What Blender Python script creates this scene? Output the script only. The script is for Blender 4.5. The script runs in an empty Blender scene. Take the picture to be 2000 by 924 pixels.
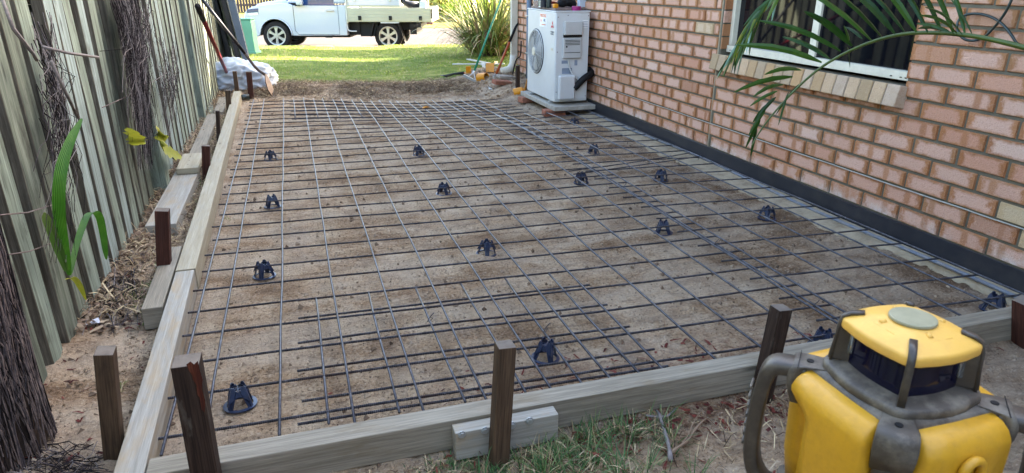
import bpy, bmesh, math, random
from mathutils import Vector, Matrix, Euler, noise
R = random.Random(7)
sc = bpy.context.scene
col = sc.collection
rad = math.radians

# ------------------------------------------------------------------ camera
CF, CP, CYAW, CR = 1315.32, .3633, .3062, .0034
CAM = Vector((-2.8172, -.6043, 1.2576))
FW = Vector((math.sin(CYAW)*math.cos(CP), math.cos(CYAW)*math.cos(CP), -math.sin(CP)))
_r = Vector((math.cos(CYAW), -math.sin(CYAW), 0)); _u = _r.cross(FW)
RT = _r*math.cos(CR)+_u*math.sin(CR); UP = _u*math.cos(CR)-_r*math.sin(CR)
cd = bpy.data.cameras.new('camera'); cam = bpy.data.objects.new('camera', cd); col.objects.link(cam)
cam.matrix_world = Matrix(((RT.x, UP.x, -FW.x, CAM.x), (RT.y, UP.y, -FW.y, CAM.y), (RT.z, UP.z, -FW.z, CAM.z), (0, 0, 0, 1)))
cd.sensor_width = 36; cd.lens = CF/2000*36; cd.clip_start = .05; cd.clip_end = 600
cd.dof.use_dof = True; cd.dof.focus_distance = 4.0; cd.dof.aperture_fstop = 20
sc.camera = cam

def ray(px, py): return FW+RT*((px-1000)/CF)+UP*((462-py)/CF)
def D(px, py, dep): return CAM+ray(px, py)*dep                 # point at a distance in front of the camera
def G(px, py, z=0.): d = ray(px, py); return CAM+d*((z-CAM.z)/d.z)
def WX(px, py, X=0.): d = ray(px, py); return CAM+d*((X-CAM.x)/d.x)
def WY(px, py, Y): d = ray(px, py); return CAM+d*((Y-CAM.y)/d.y)

# ------------------------------------------------------------------ light
SUN_EL, TRAVEL = 28., Vector((-.97, -.243))
w = bpy.data.worlds.new("World"); sc.world = w; w.use_nodes = True
nt = w.node_tree; bg = nt.nodes['Background']; sky = nt.nodes.new('ShaderNodeTexSky')
sky.sky_type = 'NISHITA'; sky.sun_disc = False; sky.sun_elevation = rad(SUN_EL)
sky.sun_rotation = math.atan2(-TRAVEL.x, -TRAVEL.y)
sky.air_density = 1.0; sky.dust_density = 3.; sky.ozone_density = 0.
nt.links.new(sky.outputs[0], bg.inputs[0]); bg.inputs[1].default_value = .12
ld = bpy.data.lights.new('sun', 'SUN'); ld.energy = 5.0; ld.angle = rad(.6); ld.color = (1, .86, .68)
lo = bpy.data.objects.new('sun', ld); col.objects.link(lo)
ldir = Vector((TRAVEL.x*math.cos(rad(SUN_EL)), TRAVEL.y*math.cos(rad(SUN_EL)), -math.sin(rad(SUN_EL))))
lo.rotation_euler = ldir.to_track_quat('-Z', 'Y').to_euler(); lo.location = (5, -5, 8)
sc.view_settings.view_transform = 'Standard'; sc.view_settings.look = 'None'
sc.view_settings.exposure = 3.6; sc.view_settings.gamma = 1
sc.render.engine = 'CYCLES'

# ------------------------------------------------------------------ materials
def lin(c):
    return tuple((x/255/12.92 if x/255 <= .04045 else ((x/255+.055)/1.055)**2.4) for x in c)+(1,)
class NT:
    def __init__(s, name, rough=.8, spec=.4, metal=0.):
        s.m = bpy.data.materials.new(name); s.m.use_nodes = True; s.t = s.m.node_tree
        s.b = s.t.nodes['Principled BSDF']; s.b.inputs['Roughness'].default_value = rough
        s.b.inputs['Specular IOR Level'].default_value = spec; s.b.inputs['Metallic'].default_value = metal
    def n(s, typ, **kw):
        x = s.t.nodes.new(typ)
        for k, v in kw.items():
            if k.startswith('i_'):
                key = k[2:]; key = int(key) if key.isdigit() else key.replace('_', ' ')
                x.inputs[key].default_value = v
            else: setattr(x, k, v)
        return x
    def l(s, a, b): s.t.links.new(a, b)
    def mix(s, f, a, b, typ='MIX'):
        x = s.n('ShaderNodeMix', data_type='RGBA', blend_type=typ)
        for k, v in ((0, f), (6, a), (7, b)):
            if isinstance(v, (int, float, tuple)): x.inputs[k].default_value = v
            else: s.l(v, x.inputs[k])
        return x.outputs[2]
    def ramp(s, f, stops):
        x = s.n('ShaderNodeValToRGB'); e = x.color_ramp.elements
        while len(e) < len(stops): e.new(.5)
        for q, (p, c) in zip(e, stops):
            q.position = p; q.color = c if isinstance(c, tuple) else (c, c, c, 1)
        s.l(f, x.inputs[0]); return x.outputs[0]
    def math(s, op, a, b=0., c=None):
        x = s.n('ShaderNodeMath', operation=op)
        for k, v in ((0, a), (1, b), (2, c)):
            if v is None: continue
            if isinstance(v, (int, float)): x.inputs[k].default_value = v
            else: s.l(v, x.inputs[k])
        return x.outputs[0]
    def noise(s, vec, scale, detail=4, rough=.55, dist=0.):
        x = s.n('ShaderNodeTexNoise', i_Scale=scale, i_Detail=detail, i_Roughness=rough, i_Distortion=dist)
        if vec is not None: s.l(vec, x.inputs['Vector'])
        return x.outputs[0]
    def bump(s, h, strength=.3, dist=.01, prev=None):
        x = s.n('ShaderNodeBump', i_Strength=strength, i_Distance=dist); s.l(h, x.inputs['Height'])
        if prev: s.l(prev, x.inputs['Normal'])
        s.l(x.outputs[0], s.b.inputs['Normal']); return x.outputs[0]
    def mapping(s, vec, scale=(1, 1, 1), loc=None):
        x = s.n('ShaderNodeMapping'); x.inputs['Scale'].default_value = scale; s.l(vec, x.inputs['Vector'])
        if loc is not None: s.l(loc, x.inputs['Location'])
        return x.outputs[0]
    def base(s, c):
        if isinstance(c, tuple): s.b.inputs['Base Color'].default_value = c
        else: s.l(c, s.b.inputs['Base Color'])
    def obj(s): return s.n('ShaderNodeTexCoord').outputs['Object']
    def pos(s): return s.n('ShaderNodeNewGeometry').outputs['Position']
    def uv(s): return s.n('ShaderNodeTexCoord').outputs['UV']

def simple(name, c, rough=.6, spec=.4, metal=0., vary=.15, scale=8, bump=0., bscale=80, dirt=None, dirtamt=.4):
    n = NT(name, rough, spec, metal); c = lin(c); p = n.pos()
    f = n.noise(p, scale, 5, .6)
    d = tuple(x*(1-vary*1.6) for x in c[:3])+(1,); h = tuple(min(1, x*(1+vary)) for x in c[:3])+(1,)
    out = n.ramp(f, [(.3, d), (.5, c), (.72, h)])
    if dirt:
        g = n.ramp(n.noise(p, scale*2.7, 6, .7), [(.45, 0.), (.75, dirtamt)])
        out = n.mix(g, out, lin(dirt))
        rr = n.math('MULTIPLY_ADD', g, .4, rough); n.l(rr, n.b.inputs['Roughness'])
    n.base(out)
    if bump: n.bump(n.noise(p, bscale, 4), bump, .004)
    return n.m

def wood(name, c1, c2, c3, rough=.8, stain=None, sf=(.5, .75), gs=1., bump=.35, gmix=.5):
    """grain runs along UV.x (metres)"""
    n = NT(name, rough, .18)
    rnd = n.n('ShaderNodeObjectInfo').outputs['Random']
    off = n.n('ShaderNodeCombineXYZ'); n.l(n.math('MULTIPLY', rnd, 37.), off.inputs[0]); n.l(n.math('MULTIPLY', rnd, 11.), off.inputs[1])
    uv = n.uv()
    v = n.mapping(uv, (1.6*gs, 38*gs, 1), off.outputs[0])
    g = n.noise(v, 1.6, 6, .65, .6)
    v2 = n.mapping(uv, (7*gs, 190*gs, 1), off.outputs[0]); fine = n.noise(v2, 1.3, 3, .6)
    c = n.ramp(g, [(.28, lin(c1)), (.5, lin(c2)), (.72, lin(c3))])
    c = n.mix(n.ramp(fine, [(.35, gmix), (.6, 0.)]), c, lin(tuple(x*.72 for x in c1)))
    if stain:
        s = n.noise(n.mapping(uv, (2.2, 7, 1), off.outputs[0]), 2., 5, .65, .4)
        c = n.mix(n.ramp(s, [(sf[0], 0.), (sf[1], .85)]), c, lin(stain))
    vo = n.n('ShaderNodeTexVoronoi', i_Scale=1.); n.l(n.mapping(uv, (2.1, 9, 1), off.outputs[0]), vo.inputs['Vector'])
    c = n.mix(n.ramp(vo.outputs['Distance'], [(.05, .8), (.11, 0.)]), c, lin(tuple(x*.5 for x in c1)))
    n.base(c); h = n.mix(.5, g, fine)
    n.bump(h, bump, .004); return n.m

M = {}
M['pale'] = wood('weathered pine', (138, 132, 120), (158, 153, 141), (174, 170, 158), .58, (164, 140, 104), (.5, .75), gmix=.28)
M['fresh'] = wood('fresh pine', (146, 135, 110), (164, 154, 130), (178, 170, 150), .58, (150, 146, 132), (.5, .75), gmix=.25)
M['grey'] = wood('grey sawn pine', (114, 106, 92), (144, 135, 118), (166, 157, 140), .62, (116, 98, 70), (.55, .8), gmix=.35)
M['stakeend'] = simple('sawn stake end', (112, 102, 92), .9, .15, 0, .2, 30, .3, 60)
M['stake'] = wood('dark hardwood', (34, 25, 20), (58, 44, 36), (82, 66, 54), .8, (108, 100, 88), (.58, .78), gmix=.6)
M['redstake'] = wood('reddish hardwood', (46, 27, 22), (76, 46, 37), (100, 66, 53), .8, (54, 42, 37), (.6, .85))
M['split'] = wood('torn orange hardwood', (48, 22, 16), (90, 44, 30), (134, 84, 60), .8)
M['brownstake'] = wood('brown treated stake', (58, 45, 33), (86, 68, 52), (108, 88, 68), .8, (50, 42, 36), (.52, .75))
M['face'] = wood('weathered green paling', (96, 102, 88), (132, 142, 126), (160, 170, 154), .95, (60, 56, 48), (.55, .72), .5, .9, .5)
M['face2'] = wood('grey green paling', (84, 88, 76), (114, 120, 104), (140, 146, 130), .95, (50, 46, 40), (.5, .7), .5, .9, .5)
M['face3'] = wood('pale bluish paling', (112, 122, 114), (146, 158, 150), (172, 184, 178), .95, (84, 80, 72), (.55, .72), .5, .9, .5)
M['back'] = wood('shaded backing paling', (26, 24, 20), (44, 42, 36), (62, 60, 52), .9, (24, 20, 18))  # paling colour darkened to stand in for the shade behind the gaps
M['edge'] = wood('brown sawn paling edge', (78, 72, 60), (110, 103, 88), (136, 129, 112), .95, (54, 49, 42), (.5, .75), .8, .6)
M['farfence'] = wood('dark far paling', (60, 52, 50), (84, 72, 70), (110, 96, 90), .9)

# dirt
n = NT('sandy dirt', .95, .15); p = n.pos()
sep = n.n('ShaderNodeSeparateXYZ'); n.l(p, sep.inputs[0])
big = n.noise(p, 1.1, 5, .6); med = n.noise(p, 6, 6, .65); grit = n.noise(p, 85, 4, .75); gr2 = n.noise(p, 320, 2, .6)
sand = n.ramp(med, [(.3, lin((134, 106, 80))), (.5, lin((176, 147, 115))), (.68, lin((202, 178, 147)))])
soil = n.ramp(med, [(.3, lin((92, 71, 53))), (.5, lin((128, 103, 79))), (.7, lin((158, 134, 107)))])
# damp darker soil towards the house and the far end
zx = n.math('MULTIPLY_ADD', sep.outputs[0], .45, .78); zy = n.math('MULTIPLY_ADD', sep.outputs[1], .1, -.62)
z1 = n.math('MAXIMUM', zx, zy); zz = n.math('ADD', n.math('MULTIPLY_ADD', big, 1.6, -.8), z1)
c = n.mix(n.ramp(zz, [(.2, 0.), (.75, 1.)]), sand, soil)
wv = n.noise(n.mapping(p, (3, 26, 3)), 1.2, 4, .6, .8)
c = n.mix(n.ramp(wv, [(.52, 0.), (.66, .6)]), c, lin((104, 82, 64)))
c = n.mix(n.ramp(grit, [(.34, .9), (.47, 0.)]), c, lin((62, 45, 33)))
c = n.mix(n.ramp(grit, [(.55, 0.), (.68, .7)]), c, lin((214, 196, 172)))
c = n.mix(n.ramp(gr2, [(.62, 0.), (.75, .35)]), c, lin((222, 208, 186)))
pt = n.noise(n.mapping(p, (1.3, 2.6, 1)), 1.4, 5, .6, .5)
c = n.mix(n.ramp(pt, [(.42, 0.), (.6, .45)]), c, lin((206, 188, 164)))
c = n.mix(n.ramp(pt, [(.3, .45), (.44, 0.)]), c, lin((112, 86, 63)))
cr = n.noise(p, 30, 5, .75); c = n.mix(n.ramp(cr, [(.62, 0.), (.68, .8)]), c, lin((76, 58, 44)))
# red bark dust by the front board
fy = n.math('ABSOLUTE', n.math('ADD', sep.outputs[1], -1.05)); fx = n.math('ABSOLUTE', n.math('ADD', sep.outputs[0], 1.75))
rz = n.math('MULTIPLY', n.ramp(fy, [(.05, 1.), (.34, 0.)]), n.ramp(fx, [(.35, 1.), (.9, 0.)]))
c = n.mix(n.math('MULTIPLY', rz, n.ramp(n.noise(p, 26, 5, .7), [(.45, 0.), (.62, .7)])), c, lin((112, 58, 44)))
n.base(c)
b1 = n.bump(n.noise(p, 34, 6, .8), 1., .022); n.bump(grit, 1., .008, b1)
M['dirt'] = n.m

n = NT('lawn soil', .95, .1); p = n.pos()
m1 = n.noise(p, 3, 5, .65); f = n.noise(p, 60, 4, .7)
c = n.ramp(m1, [(.32, lin((84, 102, 42))), (.52, lin((112, 128, 56))), (.7, lin((156, 150, 92)))])
c = n.mix(n.ramp(f, [(.35, .5), (.6, 0.)]), c, lin((52, 66, 28))); n.base(c); n.bump(f, .8, .03)
M['lawn'] = n.m
n = NT('dry verge grass', .95, .1); p = n.pos()
c = n.ramp(n.noise(p, 1.6, 6, .65), [(.3, lin((92, 92, 44))), (.5, lin((122, 114, 58))), (.7, lin((138, 126, 76)))])
n.base(c); n.bump(n.noise(p, 25, 4, .7), .8, .04); M['verge'] = n.m
n = NT('asphalt', .9, .25); p = n.pos()
c = n.ramp(n.noise(p, 90, 3, .7), [(.35, lin((44, 42, 43))), (.5, lin((60, 56, 54))), (.66, lin((82, 75, 70)))])
c = n.mix(n.ramp(n.noise(p, .8, 4), [(.4, 0.), (.7, .3)]), c, lin((96, 86, 80))); n.base(c); n.bump(n.noise(p, 120, 2), .4, .006)
M['asphalt'] = n.m
M['concrete'] = simple('footing concrete', (156, 142, 118), .9, .2, 0, .18, 9, .5, 60, (120, 98, 78), .7)
M['padc'] = simple('pad concrete', (158, 153, 142), .9, .2, 0, .12, 9, .5, 60, (128, 114, 96), .6)
M['mortar'] = simple('mortar', (98, 92, 78), .95, .15, 0, .12, 20, .5, 120)
M['dmortar'] = simple('dark mortar', (120, 112, 102), .95, .15, 0, .12, 20, .5, 120)

def brickmat(name, sill=False):
    n = NT(name, .9, .2); uvn = n.n('ShaderNodeUVMap', uv_map='UVMap').outputs[0]
    s2 = n.n('ShaderNodeSeparateXYZ'); n.l(uvn, s2.inputs[0]); u, v = s2.outputs[0], s2.outputs[1]
    at = n.n('ShaderNodeAttribute', attribute_name='rnd').outputs['Color']
    s3 = n.n('ShaderNodeSeparateColor'); n.l(at, s3.inputs[0]); r1, r2, r3 = s3.outputs
    p = n.pos(); nz = n.noise(p, 22, 5, .65); nf = n.noise(p, 150, 4, .7)
    if sill:
        c = n.ramp(r1, [(0, lin((194, 158, 122))), (.3, lin((198, 168, 134))), (.55, lin((194, 170, 146))), (.8, lin((168, 144, 112))), (1, lin((192, 152, 106)))])
        c = n.mix(n.ramp(nz, [(.35, .3), (.6, 0.)]), c, lin((168, 138, 104)))
    else:
        pink = n.ramp(r1, [(0, lin((196, 152, 128))), (.4, lin((206, 166, 144))), (.75, lin((190, 138, 110))), (1, lin((212, 180, 160)))])
        tan = n.ramp(r2, [(0, lin((150, 96, 56))), (.5, lin((172, 114, 68))), (1, lin((150, 104, 64)))])
        # flashed edges: tan near the long ends and in bands
        eu = n.math('ABSOLUTE', n.math('ADD', u, -.5)); ev = n.math('ABSOLUTE', n.math('ADD', v, -.5))
        wob = n.math('MULTIPLY_ADD', nz, .42, -.21)
        em = n.math('MAXIMUM', n.ramp(n.math('ADD', eu, wob), [(.33, 0.), (.43, 1.)]), n.ramp(n.math('ADD', ev, wob), [(.28, 0.), (.46, 1.)]))
        bd = n.math('ABSOLUTE', n.math('SUBTRACT', n.math('ADD', u, n.math('MULTIPLY', wob, .3)), n.math('MULTIPLY_ADD', r2, .5, .3)))
        band = n.math('MULTIPLY', n.ramp(bd, [(.05, 1.), (.11, 0.)]), n.ramp(r3, [(.45, 0.), (.5, .7)]))
        full = n.ramp(r3, [(.9, 0.), (.93, .5)])
        k = n.math('MINIMUM', n.math('MAXIMUM', n.math('MAXIMUM', n.math('MULTIPLY', em, .9), band), full), 1.)
        c = n.mix(k, pink, tan)
        cream = n.ramp(r1, [(.985, 0.), (.99, .8)]); c = n.mix(cream, c, lin((192, 170, 130)))
        # lime bloom low on the wall
        s4 = n.n('ShaderNodeSeparateXYZ'); n.l(p, s4.inputs[0])
        lime = n.math('MULTIPLY', n.ramp(n.math('ADD', s4.outputs[2], n.math('MULTIPLY', nz, .16)), [(.2, .75), (.27, 0.)]), n.ramp(n.noise(p, 5, 5, .7), [(.42, 0.), (.62, 1.)]))
        c = n.mix(lime, c, lin((214, 206, 196)))
    c = n.mix(n.ramp(nf, [(.3, .4), (.46, 0.)]), c, lin((140, 96, 70)))
    c = n.mix(n.ramp(nf, [(.58, 0.), (.75, .4)]), c, lin((226, 206, 190)))
    n.base(c); b = n.bump(n.noise(p, 75, 5, .75), .8, .008); n.bump(nf, .6, .003, b)
    return n.m
M['brick'] = brickmat('textured cream pink brick'); M['sill'] = brickmat('cream sill brick', True)

# ribbed steel: ribs run round the bar, UV.x in metres
n = NT('ribbed steel', .45, .5, .4); v = n.uv(); sx = n.n('ShaderNodeSeparateXYZ'); n.l(v, sx.inputs[0])
rib = n.math('SINE', n.math('MULTIPLY', sx.outputs[0], 1050.)); p = n.pos()
c = n.ramp(n.noise(p, 30, 5, .7), [(.3, lin((38, 38, 42))), (.52, lin((74, 74, 82))), (.72, lin((118, 116, 122)))])
c = n.mix(n.ramp(n.noise(p, 7, 5, .7), [(.5, 0.), (.68, .6)]), c, lin((66, 42, 32)))
n.base(c); n.bump(rib, 1., .002); M['steel'] = n.m
n = NT('smooth steel wire', .4, .6, .3); p = n.pos()
n.base(n.ramp(n.noise(p, 30, 5, .7), [(.3, lin((36, 36, 41))), (.5, lin((66, 66, 72))), (.72, lin((108, 108, 112)))])); M['wire'] = n.m
M['navy'] = simple('dark blue plastic', (28, 42, 68), .3, .5, 0, .2, 30, .1, 120, (90, 76, 62), .18)
M['white'] = simple('cream white enamel', (196, 197, 194), .35, .5, 0, .04, 3, 0, 50, (170, 160, 140), .12)
M['whitep'] = simple('white car paint', (168, 174, 184), .2, .6, 0, .02, 1)
M['offwhite'] = simple('pale grey plastic', (178, 178, 174), .45, .4, 0, .05, 6)
M['cream'] = simple('cream aluminium', (206, 198, 176), .45, .4, 0, .06, 6, 0, 50, (140, 126, 104), .3)
M['flash'] = simple('charcoal flashing', (30, 32, 38), .42, .45, 0, .12, 3, .05, 20, (92, 84, 76), .2)
M['black'] = simple('black rubber', (14, 14, 15), .7, .3, 0, .2, 20, .2, 60)
M['tyre'] = simple('tyre rubber', (24, 22, 22), .85, .25, 0, .2, 12, .3, 60, (90, 80, 68), .3)
M['dark'] = simple('dark shadowed metal', (12, 12, 14), .6, .3, 0, .2, 9)
M['chrome'] = simple('silver alloy', (160, 160, 154), .3, .6, .5, .06, 5)
M['alu'] = simple('dull aluminium', (176, 178, 176), .4, .5, .6, .1, 12)
M['whitep'].node_tree.nodes['Principled BSDF'].inputs['Coat Weight'].default_value = 1.
M['whitep'].node_tree.nodes['Principled BSDF'].inputs['Coat Roughness'].default_value = .04
M['tray'] = simple('painted tray side', (158, 158, 140), .35, .5, .1, .05, 2)
M['copper'] = simple('copper pipe', (160, 104, 80), .4, .5, .6, .15, 12)
M['conduit'] = simple('grey blue conduit', (92, 104, 118), .5, .4, 0, .08, 6)
M['bluepipe'] = simple('pale blue conduit', (104, 112, 124), .4, .4, 0, .1, 6, 0, 50, (180, 160, 130), .5)
M['green'] = simple('green plastic', (84, 134, 110), .55, .35, 0, .08, 4)
M['gpole'] = simple('green handle', (12, 122, 90), .4, .45, 0, .08, 8)
M['orange'] = simple('orange handle', (160, 70, 24), .45, .4, 0, .12, 20, 0, 50, (120, 80, 56), .3)
M['red'] = simple('red plastic', (108, 18, 22), .4, .45, 0, .12, 20)
M['handle'] = simple('grey wooden handle', (74, 62, 56), .6, .3, 0, .2, 30)
M['grip'] = simple('dark blue grip', (22, 26, 38), .45, .4, 0, .15, 30)
M['rust'] = simple('worn steel', (120, 106, 100), .55, .4, .4, .25, 40, .2, 80, (90, 64, 48), .5)
M['yplas'] = simple('yellow plastic', (204, 134, 18), .42, .4, 0, .1, 16)
M['yel'] = simple('laser yellow', (192, 142, 32), .4, .45, 0, .04, 40, .06, 260, (120, 90, 44), .22)
M['yelcap'] = simple('laser cap yellow', (214, 166, 74), .42, .4, 0, .05, 12, .06, 260, (170, 130, 76), .35)
M['lgrey'] = simple('dusty brown grey rubber', (70, 63, 55), .5, .4, 0, .1, 14, .12, 200, (156, 146, 128), .5)
M['lgrey2'] = simple('satin brown grey', (60, 53, 46), .38, .45, 0, .08, 14, .08, 200, (140, 130, 112), .22)
M['disc'] = simple('grey label disc', (132, 130, 104), .4, .45, 0, .1, 20, 0, 50, (180, 170, 140), .3)
M['purple'] = simple('purple tape', (138, 28, 96), .3, .5, 0, .1, 30)
M['bag'] = simple('white plastic bag', (176, 184, 194), .4, .45, 0, .06, 6, .15, 14)
M['bagg'] = M['bag']
M['brickred'] = simple('red paver', (150, 98, 78), .9, .2, 0, .15, 20, .5, 90, (120, 96, 76), .5)
M['stone'] = simple('grey stone', (150, 142, 130), .9, .2, 0, .15, 14, .6, 60)
M['turq'] = simple('turquoise enamel', (70, 150, 150), .5, .4, 0, .1, 8)
M['cable'] = simple('dark green cable', (20, 38, 36), .35, .5, 0, .12, 14)
M['drain'] = simple('cream downpipe', (196, 190, 172), .5, .4, 0, .05, 5, 0, 50, (140, 126, 100), .3)
M['roof'] = simple('grey roof tile', (96, 84, 78), .85, .2, 0, .2, 9, .3, 30)
M['render'] = simple('cream render', (196, 182, 160), .9, .2, 0, .08, 6)
M['tape'] = simple('dpc tape', (186, 184, 172), .4, .4, .2, .1, 20)
M['paper'] = simple('dirty white plastic scrap', (214, 214, 220), .5, .4, 0, .1, 40)
M['vine'] = simple('dead vine', (74, 66, 66), .9, .2, 0, .3, 40)
M['vine2'] = simple('pale dead twig', (124, 116, 112), .9, .2, 0, .25, 40)
M['vine3'] = simple('dark dead fibre', (34, 28, 27), .95, .15, 0, .3, 40)
M['fibre'] = simple('pale fibre', (112, 98, 92), .9, .15, 0, .3, 40)
M['bark'] = simple('bark', (72, 60, 52), .95, .15, 0, .25, 14, .8, 30)
M['carpet'] = simple('white label', (226, 226, 222), .5)
M['logor'] = simple('red print', (200, 40, 56), .5); M['printd'] = simple('dark print', (60, 64, 76), .5)
M['printo'] = simple('orange print', (226, 120, 50), .5); M['printg'] = simple('grey label print', (128, 138, 152), .5)
def leafm(name, cs, rough=.5, trans=.25, vary=6, veins=0.):
    n = NT(name, rough, .35); p = n.pos(); rnd = n.n('ShaderNodeNewGeometry').outputs['Random Per Island']
    f = n.math('MULTIPLY_ADD', n.noise(p, vary, 4), .5, n.math('MULTIPLY', rnd, .5))
    n.base(n.ramp(f, [(.2, lin(cs[0])), (.5, lin(cs[1])), (.8, lin(cs[2]))]))
    if veins:
        su = n.n('ShaderNodeSeparateXYZ'); n.l(n.uv(), su.inputs[0]); wv = n.math('SINE', n.math('MULTIPLY', su.outputs[0], 25.)); src = n.b.inputs['Base Color'].links[0].from_socket
        n.base(n.mix(n.ramp(wv, [(.4, veins), (.9, 0.)]), src, lin(tuple(x*.5 for x in cs[0])))); n.bump(wv, .5, .003)
    tr = n.n('ShaderNodeBsdfTranslucent'); n.l(n.b.inputs['Base Color'].links[0].from_socket, tr.inputs[0])
    mx = n.n('ShaderNodeMixShader'); mx.inputs[0].default_value = trans
    n.l(n.b.outputs[0], mx.inputs[1]); n.l(tr.outputs[0], mx.inputs[2])
    n.l(mx.outputs[0], n.t.nodes['Material Output'].inputs[0]); return n.m
M['grass'] = leafm('green grass', [(58, 92, 34), (92, 128, 50), (150, 158, 88)], .6)
M['lawnb'] = leafm('lawn blades', [(84, 112, 28), (124, 146, 42), (164, 166, 70)], .6)
M['tuft'] = leafm('blue green grass', [(44, 76, 38), (78, 116, 64), (140, 150, 98)], .5)
M['straw'] = leafm('dry straw', [(140, 118, 86), (178, 156, 118), (208, 190, 152)], .8, .1)
M['strawd'] = leafm('dark thatch', [(52, 38, 27), (88, 68, 48), (124, 102, 74)], .9, .05)
M['mulch'] = leafm('red bark chips', [(56, 22, 17), (92, 36, 28), (122, 60, 46)], .85, 0)
M['litter'] = leafm('dry leaves', [(92, 72, 56), (134, 110, 88), (180, 160, 132)], .8, .1)
M['pebble'] = leafm('grit', [(84, 68, 54), (140, 120, 100), (176, 158, 134)], .95, 0)
M['palm'] = leafm('palm leaflet', [(22, 48, 14), (38, 70, 20), (66, 96, 32)], .35, .3, 14)
M['palmy'] = leafm('yellowing leaflet', [(60, 88, 20), (92, 112, 28), (160, 140, 36)], .4, .3, 14)
M['palmr'] = simple('palm stem', (66, 82, 26), .4, .4, 0, .15, 14)
M['palmblue'] = leafm('glossy leaflet underside', [(96, 130, 96), (140, 168, 150), (104, 140, 90)], .3, .2, 14)
M['shoot'] = leafm('bright strappy leaf', [(46, 96, 20), (72, 130, 32), (108, 158, 52)], .45, .35, 20, .4)
M['shoot'].node_tree.nodes['Principled BSDF'].inputs['Roughness'].default_value = .45
M['yleaf'] = leafm('yellow green leaf', [(90, 110, 34), (150, 154, 44), (196, 176, 66)], .45, .3, 30)
M['bushl'] = leafm('flax leaf', [(66, 88, 38), (118, 134, 62), (176, 176, 112)], .5, .3, 3)
M['bushd'] = leafm('dead flax leaf', [(112, 88, 66), (160, 132, 100), (196, 172, 132)], .7, .15, 3)
M['shrub'] = leafm('shrub leaf', [(70, 84, 30), (132, 138, 56), (196, 180, 90)], .6, .3, 3)
M['shrubg'] = leafm('lime shrub leaf', [(96, 120, 30), (150, 170, 44), (196, 200, 70)], .6, .35, 3)
M['treel'] = leafm('tree leaf', [(40, 62, 26), (62, 88, 36), (88, 112, 50)], .6, .25, 3)

n = NT('window glass', .03, .45); n.base(lin((8, 10, 16))); M['glass'] = n.m
n = NT('car glass', .05, .9); n.base(lin((34, 62, 104))); M['cglass'] = n.m
n = NT('blue lantern glass', .08, .5); n.base(lin((6, 6, 30))); M['lens'] = n.m
n = NT('clear lantern glass', .05, .8); n.base(lin((210, 220, 224))); n.b.inputs['Transmission Weight'].default_value = .9; M['clear'] = n.m
n = NT('fan shadow', .5, .4); n.base(lin((40, 44, 48))); M['fan'] = n.m

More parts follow.
